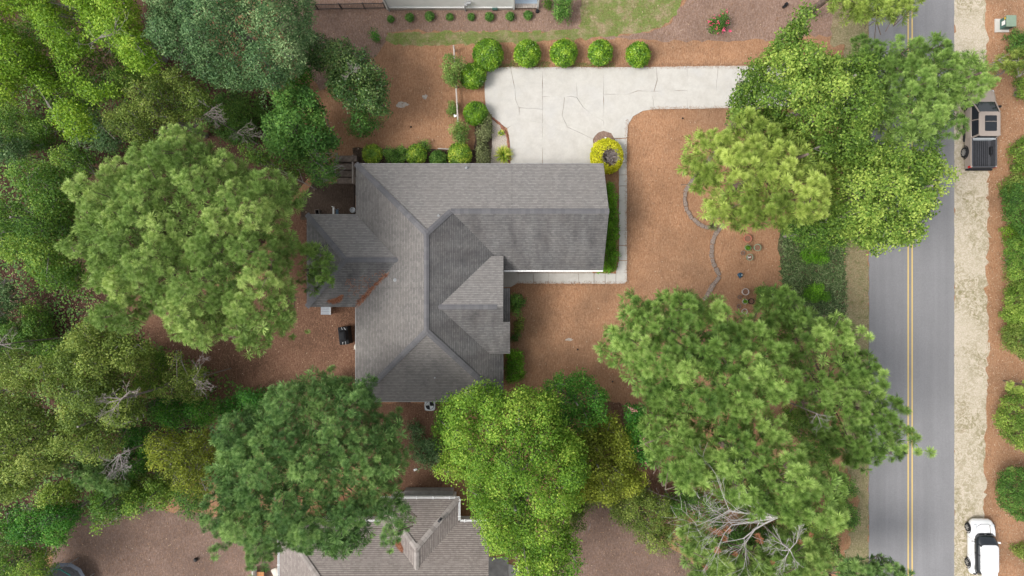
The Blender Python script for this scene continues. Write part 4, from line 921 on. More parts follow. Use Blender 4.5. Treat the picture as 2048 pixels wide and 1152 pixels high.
for k in range(2):
    a0 = R(95 + 180 * k); mb = MB(); ps = [(X + .03 * math.cos(a0), Y + .03 * math.sin(a0), .80)] + [(X + .27 * math.cos(a0 + R(q)), Y + .27 * math.sin(a0 + R(q)), .80 + q * .0006) for q in range(0, 85, 12)]
    mb.add(ps + [(x, y, z - .01) for x, y, z in ps], [tuple(range(len(ps))), tuple(range(2 * len(ps) - 1, len(ps) - 1, -1))]); mb.build('fan_blade', 'light_grey', ac)
mb = MB(); mb.lathe((X, Y, .80), [(.05, 0), (.05, .03), (.02, .04)], 12); mb.build('fan_hub', 'grey_metal', ac)
# trampoline at the lower left
tr = empty('trampoline', (*P(131, 1166), 0), 'round trampoline with dark mat, teal edge pad and net poles at the bottom left', 'trampoline'); c = P(131, 1168, .8); X, Y = c; n = 12; Rt = 1.55
def ringpts(r_, z): return [(X + r_ * math.cos(6.283 * (k + .5) / n), Y + r_ * math.sin(6.283 * (k + .5) / n), z) for k in range(n)]
mb = MB(); mb.add(ringpts(Rt - .25, .80), [tuple(range(n))]); mb.build('mat', 'black_plastic', tr)
mb = MB(); a_, b_ = ringpts(Rt, .84), ringpts(Rt - .28, .83); mb.add(a_ + b_, [(k, (k + 1) % n, n + (k + 1) % n, n + k) for k in range(n)]); mb.build('edge_pad', 'navy_mat', tr)
mb = MB(); a_, b_ = ringpts(Rt + .03, 2.0), ringpts(Rt + .03, 1.9)
for k in range(1, 4): mb.tube(a_[k], a_[(k + 1) % n], .035, .035, 6)
mb.build('top_tube', 'teal', tr)
for k in range(0, n, 2): p = ringpts(Rt + .03, 0)[k]; mb = MB(); mb.tube(p, (p[0], p[1], 2.0), .025, .025, 6); mb.build('net_pole', 'grey_metal', tr)
mb = MB()
for k in range(n):
    for z in (1.5,): mb.tube(ringpts(Rt, z)[k], ringpts(Rt, z)[(k + 1) % n], .006, .006, 3)
    mb.tube(ringpts(Rt, .84)[k], ringpts(Rt, 2.0)[k], .006, .006, 3)
mb.build('safety_net', 'black_plastic', tr)
c = P(393, 1118); mb = MB(); mb.lathe((*c, 0), [(.05, 0), (.13, .06), (.15, .14), (.12, .23), (.04, .28)], 16); o = mb.build('ball', 'ball_dark', smooth=True); tag(o, 'black ball lying alone on the straw at the lower left', 'ball')
c = P(525, 1146); ch = empty('wooden_chair', (*c, 0), 'orange wooden slatted chair by the lower left house corner', 'chair')
for k in range(4): mb = MB(); mb.box((c[0] - .2 + .13 * k, c[1], .42), (.115, .5, .03)); mb.build('seat_slat', 'wood_orange', ch)
for dx in (-.22, .22):
    for dy in (-.22, .22): mb = MB(); mb.box((c[0] + dx, c[1] + dy, .2), (.05, .05, .4)); mb.build('leg', 'wood_dark', ch)
mb = MB(); mb.box((c[0], c[1] - .28, .7), (.5, .04, .5)); mb.build('backrest', 'wood_orange', ch)
c = P(552, 1144); mb = MB(); mb.loft([rr(c[0], c[1], .22, .3, .0, .08, rot=.4), rr(c[0], c[1], .24, .32, .12, .1, rot=.4), rr(c[0], c[1], .15, .22, .18, .08, rot=.4)]); o = mb.build('cushion', 'cream', smooth=True); tag(o, 'pale cushion lying by the white gutter at the lower left', 'cushion')
c = P(503, 1142); mb = MB(); mb.box((c[0] + .35, c[1], .4), (.04, .7, .8)); o = mb.build('screen_panel', 'white_trim'); tag(o, 'thin white panel standing beside the orange chair', 'panel')
# utility box
ub = empty('utility_box', (*P(2012, 48), 0), 'grey green transformer box on a concrete pad at the top right', 'utility box'); X = P(2017, 0, .4)[0] - .1; Y = P(0, 46, .4)[1]
mb = MB(); mb.box((X - .12, Y - .05, .04), (1.0, .95, .1)); mb.build('pad', 'concrete', ub, bevel=.01)
mb = MB(); mb.box((X + .02, Y, .42), (.62, .72, .68)); mb.build('cabinet', 'shade_green', ub, bevel=.015)
mb = MB(); mb.box((X + .02, Y + .0, .78), (.70, .80, .06)); mb.build('lid', 'utility_green', ub, bevel=.02)
mb = MB(); mb.box((X - .292, Y - .02, .45), (.01, .30, .34)); mb.build('label', 'white_trim', ub)
mb = MB(); mb.box((X - .294, Y + .25, .6), (.012, .14, .14)); mb.build('warning_sticker', 'yellow_sticker', ub)
# plant pots
def pot(name, label, px, py, r_, h_, m, fill='potting_soil', plant=None, seed=1):
    x, y = P(px, py, h_); root = empty(name, (x, y, 0), label, 'plant pot', 'pots in the straw under the pines'); mb = MB()
    mb.lathe((x, y, 0), [(r_ * .72, 0), (r_ * .98, h_ - .03), (r_ * 1.04, h_ - .03), (r_ * 1.04, h_), (r_ * .86, h_), (r_ * .82, h_ - .10)], 22); mb.build('rim', m, root)
    mb = MB(); mb.lathe((x, y, h_ - .13), [(r_ * .84, 0), (r_ * .84, .07)], 22); mb.build('soil', fill, root)
    if plant:
        r = np.random.default_rng(seed); k = plant[1]; p = r.normal(0, r_ * .33, (k, 2)); pos = np.concatenate([p + [x, y], np.full((k, 1), h_ - .04) + r.random((k, 1)) * .10], 1)
        V, F, T = instance(leaf_templates(5, .05, .08, .5, r), pos, np.tile([0, 0, 1.], (k, 1)) + r.normal(0, .4, (k, 3)), np.ones(k), r.random(k), r); np_obj('foliage', V, F, plant[0], root, T)
    return root
pot('flower_pot', 'red clay pot of bare soil, topmost of the upper pot cluster', 1496, 477, .27, .42, 'terracotta')
pot('flower_pot', 'wide green rimmed pot at the right of the upper pot cluster', 1515.5, 495, .25, .40, 'pot_green')
pot('flower_pot', 'pot full of bright green moss like plants in the middle of the upper cluster', 1496.5, 495.5, .21, .35, 'pot_green', plant=('leaf_hedge', 60), seed=3)
pot('flower_pot', 'small faded grey pot at the left of the upper pot cluster', 1486, 506, .15, .18, 'pot_grey')
pot('flower_pot', 'green pot with white pebbles, lowest of the upper pot cluster', 1500, 514.5, .23, .35, 'pot_green')
mb = MB(); c = P(1499, 514, .33)
for k in range(9): a = random.random() * 6.28; u = random.random() * .15; mb.lathe((c[0] + u * math.cos(a), c[1] + u * math.sin(a), .24), [(.02, 0), (.04, .03), (.02, .06)], 7)
o = mb.build('pebbles', 'white_trim', smooth=True); tag(o, 'white pebbles heaped in the lowest pot of the upper cluster', 'pebbles', kind='stuff')
pot('flower_pot', 'white rimmed pot of bare soil, topmost of the lower pot cluster', 1491.5, 583.5, .24, .42, 'pot_white')
pot('flower_pot', 'small grey pot left in the lower pot cluster, touching the white rimmed one', 1479.5, 594, .14, .2, 'pot_grey')
pot('flower_pot', 'pot with green plant in the middle of the lower cluster', 1490.5, 603, .18, .35, 'pot_white', plant=('leaf_hedge', 40), seed=4)
pot('flower_pot', 'black plastic pot at the right of the lower cluster under the branches', 1503, 602.5, .2, .35, 'black_plastic')
pot('flower_pot', 'small dark pot lower left of the lower cluster', 1478, 613, .15, .16, 'pot_grey')
pot('flower_pot', 'grey rimmed pot at the very bottom of the lower cluster', 1489.5, 623, .2, .3, 'pot_white')
# blue chiminea / ornament
bo = empty('garden_ornament', (*P(1481, 550), 0), 'small dark blue glazed ornament standing alone between the two pot clusters', 'ornament'); c = P(1481, 550, .2)
mb = MB(); mb.lathe((*c, 0), [(.10, 0), (.18, .10), (.17, .20), (.10, .28), (.13, .31), (.08, .31), (.07, .25)], 16); mb.build('body', 'blue_glaze', bo, smooth=True)
mb = MB(); mb.lathe((c[0] - .15, c[1] + .02, .05), [(.04, 0), (.06, .08), (.03, .15)], 10); mb.lathe((c[0] - .02, c[1] - .18, .05), [(.04, 0), (.06, .06), (.03, .1)], 10); mb.build('foot', 'blue_glaze', bo, smooth=True)
mb = MB(); mb.lathe((c[0] + .08, c[1] + .0, .27), [(.03, 0), (.05, .03), (.02, .06)], 8); mb.build('knob', 'cream', bo)
# path light in round bed
c = P(1211, 276, .3); pl_ = empty('path_light', (*c, 0), 'small white path light in the round mulch bed on the driveway', 'lamp')
mb = MB(); mb.tube((*c, 0), (*c, .3), .012, .012, 6); mb.build('stem', 'grey_metal', pl_); mb = MB(); mb.lathe((*c, .3), [(.075, 0), (.06, .03), (.01, .06)], 14); mb.build('shade', 'white_trim', pl_)
c = P(1570, 11); mb = MB(); mb.lathe((*c, 0), [(.08, 0), (.12, .08), (.12, .3), (.09, .36)], 12); mb.box((c[0] - .1, c[1] - .12, .12), (.24, .16, .2), .6); o = mb.build('watering_can', 'ball_dark'); tag(o, 'small black object lying on the brown mulch near the top', 'watering can')
for i, (px, py, lb) in enumerate([(822, 254, 'dark cone lying in the middle of the left brown yard'), (1155, 699, 'dark pine cone alone on the straw south of the front walk'), (1225, 763, 'dark pine cone by the round green shrub tree'), (1365, 237, 'dark pine cone just below the driveway')]):
    c = P(px, py); mb = MB(); mb.lathe((*c, .0), [(.03, 0), (.07, .04), (.05, .1), (.01, .14)], 8); o = mb.build('pine_cone', 'wood_dark'); tag(o, lb, 'pine cone')
for i, (px, py, sx, sy, lb) in enumerate([(805, 209, .5, .26, 'bare pale sand spot in the left yard'), (850, 194, .26, .22, 'smaller pale sand spot upper right in the left yard'), (1138, 679, .3, .14, 'pale sand spot on the straw south of the front walk')]):
    c = P(px, py); r_ = random.Random(i); pl = [(c[0] + sx * math.cos(a / 14 * 6.283) * r_.uniform(.5, 1.1), c[1] + sy * math.sin(a / 14 * 6.283) * r_.uniform(.5, 1.1)) for a in range(14)]
    mb = MB(); mb.add([(x, y, .012) for x, y in pl], [tuple(range(14))]); o = mb.build('bare_sand', 'gravel_light'); tag(o, kind='structure')
for i, (a_, b_, lb) in enumerate([((1181, 1047), (1176, 1065), 'thin fallen stick on the straw at the bottom centre')]):
    mb = MB(); mb.tube((*P(*a_), .03), (*P(*b_), .04), .02, .012, 5); o = mb.build('fallen_stick', 'dead_wood'); tag(o, lb, 'stick')
c = P(831, 939); mb = MB(); mb.box((*c, .05), (.26, .16, .08), .4); o = mb.build('paving_stone', 'white_trim', bevel=.02); tag(o, 'small white stone on the dark soil between the lower house and the pine', 'stone')

# ================================================================== VEHICLES
def ring_x(y, hw, zb, zt, tum=.12, shoulder=.62):
    """cross-section of a car body at y: closed ring in the xz plane"""
    zs = zb + (zt - zb) * shoulder; top = hw * (1 - tum)
    return [(-hw * .93, y, zb), (-hw, y, zb + (zs - zb) * .45), (-hw * .985, y, zs), (-top, y, zt - .03), (-top * .8, y, zt), (0, y, zt + .015),
            (top * .8, y, zt), (top, y, zt - .03), (hw * .985, y, zs), (hw, y, zb + (zs - zb) * .45), (hw * .93, y, zb), (0, y, zb)]
def wheel(parent, x, y, r_, wd, side, spokes=5):
    a = MB(); a.lathe((x - wd / 2, y, r_), [(r_ * .62, 0), (r_ * .93, .0), (r_, .04), (r_, wd - .04), (r_ * .93, wd), (r_ * .62, wd)], 24, 'x'); w_ = a.build('wheel', 'rubber', parent, smooth=False)
    b = MB(); xx = x + side * wd / 2
    b.lathe((xx + side * .006 - .004, y, r_), [(r_ * .64, 0), (r_ * .64, .008)], 20, 'x'); b.build('wheel_well', 'black_metal', w_)
    c = MB()
    for k in range(spokes):
        an = 6.283 * k / spokes; ca, sa = math.cos(an), math.sin(an); q = []
        for rad, hw in ((.04, .028), (r_ * .62, .045)):
            for s in (-1, 1): q.append((xx + side * .03, y + rad * ca - s * hw * sa, r_ + rad * sa + s * hw * ca))
        c.add(q + [(p[0] - side * .02, p[1], p[2]) for p in q], [(0, 1, 3, 2), (4, 6, 7, 5), (0, 2, 6, 4), (1, 5, 7, 3)])
    c.lathe((xx + side * .03 - .011, y, r_), [(.06, 0), (.06, .022)], 10, 'x'); c.lathe((xx + side * .015 - .01, y, r_), [(r_ * .58, 0), (r_ * .66, .0), (r_ * .66, .02), (r_ * .58, .02)], 24, 'x') if 0 else None; c.build('rim', 'alloy', w_)
    return w_
# --- small white hatchback (front to the top)
cx, cy = 33.17, -18.25; car = empty('white_hatchback', (cx, cy, 0), 'small white hatchback car with round fenders parked on the sandy shoulder at the bottom right', 'car')
hb = MB(); secs = [(-1.93, .70, .35, .62), (-1.88, .80, .25, .80), (-1.6, .855, .2, .93), (-1.0, .86, .18, .96), (0., .855, .18, .94), (.75, .86, .18, .92), (1.25, .85, .2, .88), (1.6, .80, .22, .82), (1.82, .70, .28, .70), (1.93, .52, .36, .55)]
hb.loft([[(cx + p[0], cy + p[1], p[2]) for p in ring_x(y, hw, zb, zt)] for y, hw, zb, zt in secs]); hb.build('body', 'white_car_paint', car, smooth=True, bevel=.02)
gh = MB(); gh.loft([rr(cx, cy - .40, .76, 1.50, .90, .45), rr(cx, cy - .46, .71, 1.30, 1.12, .38), rr(cx, cy - .60, .63, 1.02, 1.37, .28)]); gh.build('windows', 'dark_glass', car, smooth=True)
rf = MB(); rf.loft([rr(cx, cy - .62, .645, 1.03, 1.36, .28, 6), rr(cx, cy - .62, .625, 1.01, 1.41, .28, 6), rr(cx, cy - .64, .48, .86, 1.435, .2, 6)]); rf.build('roof', 'white_car_paint', car, smooth=True)
sp_ = MB(); sp_.box((cx, cy - 1.68, 1.37), (1.1, .22, .04)); sp_.build('spoiler', 'white_car_paint', car, bevel=.015)
for s in (-1, 1):
    m_ = MB()
    m_.add([(cx + s * .66, cy + .80, .93), (cx + s * .74, cy + .68, .93), (cx + s * .64, cy + .26, 1.38), (cx + s * .57, cy + .30, 1.40)], [(0, 1, 2, 3)]); m_.build('pillar', 'black_plastic', car)
    m_ = MB(); m_.box((cx + s * .92, cy + .42, .98), (.20, .13, .12), -s * .2); m_.build('mirror', 'white_car_paint', car, bevel=.03)
    m_ = MB(); m_.lathe((cx + s * .60, cy + 1.56, .79), [(.12, 0), (.10, .035), (.04, .05)], 14); m_.build('headlight', 'light_grey', car, smooth=True)
    m_ = MB(); m_.box((cx + s * .66, cy - 1.82, .78), (.16, .10, .20)); m_.build('taillight', 'black_plastic', car, bevel=.02)
    for yy in (1.27, -1.22):
        wheel(car, cx + s * .77, cy + yy, .31, .19, s, 5)
        fl = MB(); pts = [(cx + s * .862, cy + yy + .385 * math.cos(R(q)), .31 + .37 * math.sin(R(q))) for q in range(-10, 191, 20)]; fl.path(pts, [.028] * len(pts), 5); fl.build('wheel_arch', 'black_plastic', car)
m_ = MB(); m_.path([(cx - .55, cy + 1.50, .845), (cx - .25, cy + 1.66, .83), (cx + .25, cy + 1.66, .83), (cx + .5, cy + 1.52, .845)], [.014] * 4, 4); m_.path([(cx - .58, cy + 1.5, .85), (cx - .62, cy + 1.2, .87)], [.012] * 2, 4); m_.build('bonnet_seam', 'black_plastic', car)
m_ = MB(); m_.add([(cx + .36, cy + .92, .936), (cx + .41, cy + .92, .934), (cx + .38, cy + 1.62, .846), (cx + .33, cy + 1.62, .848)], [(0, 1, 2, 3)]); m_.build('bonnet_stripe', 'pot_grey', car)
m_ = MB(); m_.box((cx, cy + 1.90, .45), (.9, .05, .14)); m_.build('grille', 'black_plastic', car, bevel=.01)
for s in (-1, 1):
    for yy in (.62, -.62): m_ = MB(); m_.path([(cx + s * .80, cy + yy, .93), (cx + s * .861, cy + yy, .70), (cx + s * .862, cy + yy + .03, .35)], [.008] * 3, 4); m_.build('door_seam', 'pot_grey', car)
    m_ = MB(); m_.box((cx + s * .865, cy - .45, .80), (.03, .16, .03)); m_.build('door_handle', 'alloy', car, bevel=.008)
    m_ = MB(); m_.path([(cx + s * .745, cy - .28, .93), (cx + s * .655, cy - .36, 1.36)], [.03, .026], 5); m_.build('pillar', 'black_plastic', car)
m_ = MB(); m_.path([(cx - .45, cy + 1.02, .945), (cx - .05, cy + 1.06, .95)], [.01] * 2, 4); m_.path([(cx + .05, cy + 1.06, .95), (cx + .45, cy + 1.02, .945)], [.01] * 2, 4); m_.build('wiper', 'black_metal', car)
m_ = MB(); m_.tube((cx + .02, cy - 1.50, 1.42), (cx + .02, cy - 1.58, 1.50), .012, .008, 5); m_.build('antenna', 'black_metal', car)
for dy in (-.1, -.8, -1.3): m_ = MB(); m_.box((cx - .52, cy + dy - .1, 1.435), (.03, .05, .012)); m_.build('roof_rail_clip', 'black_plastic', car)
# --- sand coloured pickup (front to the top)
cx, cy = 33.0, 11.22; tk = empty('pickup_truck', (cx, cy, 0), 'sand coloured pickup truck with open black bed parked half under branches at the right', 'truck')
b = MB(); secs = [(-.72, .93, .32, 1.02), (.6, .93, .3, 1.03), (1.7, .93, .3, 1.04), (2.2, .91, .3, 1.02), (2.6, .84, .32, .96), (2.80, .66, .4, .82)]
b.loft([[(cx + p[0], cy + p[1], p[2]) for p in ring_x(y, hw, zb, zt, .08, .7)] for y, hw, zb, zt in secs]); b.build('body', 'sand_car_paint', tk, smooth=True, bevel=.02)
g_ = MB(); g_.loft([rr(cx, cy + .55, .84, 1.32, 1.00, .16), rr(cx, cy + .15, .73, .83, 1.58, .14)]); g_.build('windows', 'dark_glass', tk, smooth=False)
r_ = MB(); r_.loft([rr(cx, cy + .13, .745, .86, 1.56, .16), rr(cx, cy + .13, .73, .84, 1.63, .16), rr(cx, cy + .13, .6, .72, 1.65, .14)]); r_.build('roof', 'sand_car_paint', tk, smooth=False, bevel=.015)
q_ = MB(); q_.loft([rr(cx + .05, cy + .16, .41, .54, 1.645, .06), rr(cx + .05, cy + .16, .41, .54, 1.662, .06)]); sr_ = q_.build('sunroof', 'dark_glass', tk)
q_ = MB(); q_.box((cx + .05, cy + .28, 1.666), (.78, .03, .008)); q_.build('sunroof_bar', 'sand_car_paint', sr_)
for s in (-1, 1):
    q_ = MB(); q_.path([(cx + s * .80, cy + 1.82, 1.02), (cx + s * .72, cy + .95, 1.60)], [.05, .045], 5); q_.path([(cx + s * .83, cy - .70, 1.0), (cx + s * .74, cy - .62, 1.58)], [.07, .06], 5); q_.path([(cx + s * .845, cy + .5, 1.0), (cx + s * .745, cy + .45, 1.58)], [.035, .03], 5); q_.build('pillar', 'sand_car_paint', tk)
    q_ = MB(); q_.box((cx + s * 1.02, cy + 1.45, 1.12), (.22, .14, .16)); q_.build('mirror', 'black_plastic', tk, bevel=.03)
    for yy in (1.78, -1.62):
        wheel(tk, cx + s * .86, cy + yy, .39, .24, s, 8)
        fl = MB(); pts = [(cx + s * .945, cy + yy + .46 * math.cos(R(q)), .39 + .44 * math.sin(R(q))) for q in range(-5, 186, 19)]; fl.path(pts, [.03] * len(pts), 5); fl.build('wheel_arch', 'black_plastic', tk)
    q_ = MB(); q_.box((cx + s * .86, cy - 1.73, .72), (.13, 2.16, .66), taper=.97); q_.build('bed_side', 'sand_car_paint', tk, bevel=.03)
    q_ = MB(); q_.box((cx + s * .786, cy - 1.73, .80), (.02, 1.96, .52)); q_.build('bed_liner', 'bed_liner', tk); q_ = MB(); q_.box((cx + s * .84, cy - 1.70, 1.065), (.07, 1.95, .03)); q_.build('bed_rail', 'bed_liner', tk, bevel=.008)
    q_ = MB(); q_.box((cx + s * .88, cy - 2.72, .86), (.14, .16, .26)); q_.build('taillight', 'red_lens', tk, bevel=.02)
    q_ = MB(); q_.box((cx + s * .90, cy + .1, .32), (.16, 1.9, .08)); q_.build('running_board', 'black_plastic', tk, bevel=.02)
    q_ = MB(); q_.loft([rr(cx + s * .68, cy + 2.56, .12, .10, .88, .04), rr(cx + s * .66, cy + 2.54, .10, .08, .95, .04)]); q_.build('headlight', 'light_grey', tk)
    q_ = MB(); q_.box((cx + s * .62, cy + 2.15, 1.035), (.06, .8, .03), s * .06); q_.build('bonnet_crease', 'sand_car_paint', tk, bevel=.01)
q_ = MB(); q_.box((cx, cy - 1.74, .55), (1.56, 2.0, .06)); bedf = q_.build('bed_floor', 'bed_liner', tk)
for k in range(9): q_ = MB(); q_.box((cx - .52 + k * .13, cy - 1.74, .592), (.05, 1.94, .024)); q_.build('bed_rib', 'black_plastic', bedf)
for s in (-1, 1): q_ = MB(); q_.box((cx + s * .72, cy - 1.55, .70), (.16, .55, .26)); q_.build('wheel_box', 'black_plastic', tk, bevel=.04)
q_ = MB(); q_.box((cx, cy - .80, .80), (1.60, .06, .55)); q_.build('bed_front', 'light_grey', tk)
q_ = MB(); q_.box((cx, cy - 2.74, .76), (1.66, .09, .56)); q_.build('tailgate', 'bed_liner', tk, bevel=.02)
q_ = MB(); q_.box((cx, cy - 2.84, .50), (1.84, .16, .18)); q_.build('bumper', 'black_plastic', tk, bevel=.03)
q_ = MB(); q_.box((cx + .1, cy - .66, 1.60), (.4, .08, .05)); q_.build('brake_light', 'black_plastic', tk, bevel=.01)

# ================================================================== TREES
PI = 'tall pine trees'
crown('pine_tree', 'huge light green pine filling the left of the picture beside the west roof', 'tree',
 [(160,400),(145,455),(130,500),(155,535),(157,570),(190,590),(194,617),(183,640),(202,662),(240,672),(276,668),(300,645),(302,624),(323,622),(310,645),(325,675),(355,690),(400,703),(425,682),(436,655),(440,638),(450,668),(473,712),(500,722),(525,700),(545,680),(580,660),(594,630),(580,592),(568,550),(584,516),(580,480),(576,440),(594,402),(600,380),(590,352),(572,338),(540,350),(512,355),(480,313),(463,292),(440,290),(425,300),(410,262),(393,256),(362,243),(332,245),(314,268),(317,292),(270,310),(215,327),(190,350),(165,378)],
 10.5, 3.2, 'pine', 'pine_light', 11, PI, base=(350, 470), fill=.9, rt=.32)
crown('pine_branch', 'pine bough reaching over the dark west roof slope', 'branch', [(590,482),(612,482),(640,492),(660,515),(680,540),(676,570),(656,590),(636,588),(608,598),(590,585)], 8.2, .6, 'pine', 'pine_green', 12, None, base=(612, 540), rt=.12, skirt=.8, gap=.7, fill=.5)
crown('pine_tree', 'dense mid green pine at the bottom left overlapping the tan neighbouring roof', 'tree',
 [(420,851),(430,900),(403,940),(420,980),(413,1052),(443,1081),(480,1083),(493,1118),(525,1137),(548,1132),(567,1112),(605,1100),(640,1120),(685,1127),(725,1120),(742,1098),(735,1055),(752,1055),(768,1070),(778,1090),(802,1070),(828,1045),(815,1012),(800,975),(812,940),(808,900),(820,858),(796,838),(769,828),(760,800),(764,768),(735,758),(700,772),(660,748),(612,738),(582,752),(548,768),(540,800),(500,815),(455,830)],
 10.5, 3.2, 'pine', 'pine_deep', 13, PI, base=(580, 970), rt=.3)
crown('pine_tree', 'nearest tall pine with big round needle tufts below the front yard', 'tree',
 [(1231,584),(1252,572),(1275,585),(1291,577),(1324,600),(1357,577),(1391,584),(1424,587),(1451,601),(1461,617),(1504,631),(1522,650),(1570,690),(1592,740),(1582,790),(1530,835),(1450,845),(1380,850),(1310,835),(1275,806),(1262,775),(1232,742),(1205,735),(1192,715),(1198,680),(1214,655),(1243,640),(1240,612)],
 12, 2.8, 'pinebig', 'pine_green', 14, PI, base=(1470, 745), rt=.32)
crown('pine_tree', 'tall pine with rounded yellow green tufts right below the nearest one', 'tree',
 [(1290,830),(1340,812),(1400,820),(1500,825),(1570,822),(1620,860),(1662,900),(1692,960),(1702,1000),(1706,1050),(1680,1068),(1650,1062),(1600,1045),(1560,1040),(1490,1040),(1462,1012),(1440,992),(1392,978),(1370,986),(1340,982),(1305,960),(1300,920),(1284,880)],
 11.5, 2.6, 'pinebig', 'pine_green', 15, PI, base=(1560, 970), rt=.32)
crown('pine_tree', 'darker open pine whose branches reach over the road to the yellow line', 'tree',
 [(1520,600),(1560,572),(1600,590),(1640,612),(1700,630),(1718,660),(1728,700),(1760,720),(1790,728),(1782,752),(1800,790),(1832,797),(1800,815),(1812,850),(1834,900),(1800,902),(1790,925),(1765,932),(1742,968),(1700,950),(1650,900),(1600,850),(1590,780),(1560,700),(1525,650)],
 9.0, 1.8, 'pinebig', 'pine_green', 16, PI, base=(1720, 820), rt=.28, gap=.85, fill=.75)
pale_pine = crown('pine_tree', 'pale pine with bare grey dead branches at the bottom edge', 'tree',
 [(1345,1040),(1390,1028),(1420,1060),(1460,1100),(1520,1110),(1560,1060),(1620,1055),(1680,1090),(1675,1152),(1640,1200),(1380,1200),(1385,1150),(1345,1100)],
 9, 1.6, 'pinebig', 'pine_light', 17, PI, base=(1560, 1170), rt=.26, gap=.78)
crown('pine_tree', 'small dark pine sprays crossing the road at the bottom edge', 'tree', [(1690,1130),(1730,1112),(1760,1125),(1800,1112),(1850,1140),(1862,1200),(1690,1210)], 7, 1.0, 'pinebig', 'pine_deep', 18, PI, base=(1700, 1190), rt=.18, gap=.6)
crown('pine_tree', 'bright yellow green pine just below the driveway', 'tree',
 [(1372,310),(1392,268),(1440,254),(1456,262),(1462,235),(1515,236),(1560,238),(1605,262),(1640,290),(1662,340),(1668,390),(1650,440),(1600,462),(1572,472),(1535,446),(1510,448),(1480,470),(1448,462),(1402,438),(1412,400),(1382,372),(1366,335)],
 10.5, 2.2, 'pinebig', 'pine_yellow', 19, PI, base=(1590, 320), rt=.3, gap=.85)
crown('pine_tree', 'grey green pine hanging over the road and the front of the pickup', 'tree',
 [(1700,100),(1722,62),(1760,78),(1800,92),(1840,72),(1880,62),(1925,96),(1980,108),(2010,150),(1988,182),(1955,196),(1936,225),(1926,262),(1905,282),(1880,296),(1840,292),(1790,285),(1762,235),(1755,160),(1715,135)],
 8.5, 1.8, 'pine', 'pine_green', 20, PI, base=(1930, 160), rt=.28)
crown('pine_tree', 'pine fringe hanging in from the top edge over the road', 'tree', [(1655,-60),(1668,15),(1700,20),(1722,38),(1760,30),(1800,42),(1828,30),(1850,5),(1870,-60)], 9, 1.2, 'pine', 'pine_yellow', 21, PI, base=(1740, -90), rt=.25, gap=.7)
crown('maple_tree', 'large bright green broadleaf tree between the driveway and the road', 'tree',
 [(1500,120),(1540,92),(1570,70),(1562,30),(1590,14),(1612,32),(1632,60),(1628,100),(1680,92),(1735,108),(1765,130),(1768,190),(1768,230),(1772,268),(1740,300),(1700,330),(1650,330),(1600,290),(1540,240),(1490,240),(1455,222),(1470,160),(1500,150)],
 9, 2.4, 'broadbig', 'leaf_bright', 30, None, 'bark_grey', .3, base=(1680, 170))
crown('maple_tree', 'broad bright green tree leaning over the road below the grey green pine', 'tree',
 [(1660,290),(1720,310),(1770,265),(1800,290),(1850,292),(1895,300),(1906,330),(1884,370),(1882,420),(1850,450),(1840,490),(1790,498),(1750,510),(1722,500),(1700,475),(1660,440),(1650,390)],
 8.5, 2.2, 'broadbig', 'leaf_bright', 31, None, 'bark_grey', .28, base=(1830, 380))
crown('maple_tree', 'darker green low tree behind the yellow green pine at the ivy bed', 'tree', [(1560,440),(1600,430),(1660,420),(1700,460),(1690,490),(1650,505),(1610,495),(1585,478)], 5.5, 1.5, 'broad', 'leaf_mid', 32, None, 'bark_grey', .14)
crown('oak_tree', 'dense blue green rounded evergreen at the top left of centre', 'tree',
 [(290,-40),(292,10),(310,60),(312,95),(345,118),(360,140),(400,150),(420,168),(470,175),(520,180),(560,165),(590,150),(608,110),(612,60),(622,10),(625,-40),(560,-90),(400,-100),(330,-80)],
 8.5, 3.4, 'oak', 'leaf_blue', 33, None, 'bark_grey', .35, base=(400, -10))
crown('hickory_tree', 'airy lime green tree filling the top left corner', 'tree',
 [(85,-40),(100,30),(145,60),(170,85),(150,100),(125,120),(150,148),(180,160),(215,150),(235,180),(230,200),(195,190),(190,215),(160,195),(130,170),(110,140),(80,100),(95,60),(60,30),(-60,30),(-60,-80),(250,-80),(270,20),(250,60),(290,75),(312,110),(300,140),(270,150),(250,120),(215,100),(180,60)],
 10, 1.8, 'broad', 'leaf_lime', 34, None, 'bark_grey', .3, base=(150, 0), gap=.95, LS=1.9, amp=1.3)
crown('hickory_tree', 'lime green tree at the left edge near the top', 'tree',
 [(-80,20),(20,30),(45,60),(70,90),(60,130),(90,150),(110,185),(150,200),(170,240),(180,270),(150,275),(110,262),(90,230),(100,200),(60,170),(35,160),(20,205),(-80,220)],
 9, 1.8, 'broad', 'leaf_lime', 35, None, 'bark_grey', .26, base=(0, 110), gap=.95, LS=1.9, amp=1.3)
crown('oak_tree', 'olive green tree with dry twig ends between the corner tree and the huge pine', 'tree',
 [(285,140),(330,130),(370,150),(410,165),(425,195),(410,225),(380,240),(350,240),(300,265),(310,300),(270,305),(240,285),(210,260),(205,225),(240,210),(270,200),(280,170)],
 7, 1.8, 'fine', 'leaf_olive', 36, None, 'bark_grey', .22)
crown('oak_tree', 'dark glossy tree with grey dead twigs left of the brown yard', 'tree',
 [(606,80),(640,60),(664,68),(695,64),(712,90),(740,104),(754,136),(776,162),(782,190),(774,222),(742,234),(712,230),(684,222),(664,192),(644,168),(646,146),(626,136),(610,122)],
 4.5, 1.6, 'broad', 'leaf_magnolia', 37, None, 'bark_grey', .14, base=(700, 135), gap=1.3, amp=.9)
crown('laurel_tree', 'rounded grey green shrub tree right below the dark glossy tree', 'tree', [(692,222),(735,218),(758,228),(760,250),(742,270),(712,278),(690,262)], 2.4, 1.0, 'fine', 'leaf_fresh', 38, None, 'bark_grey', .1)
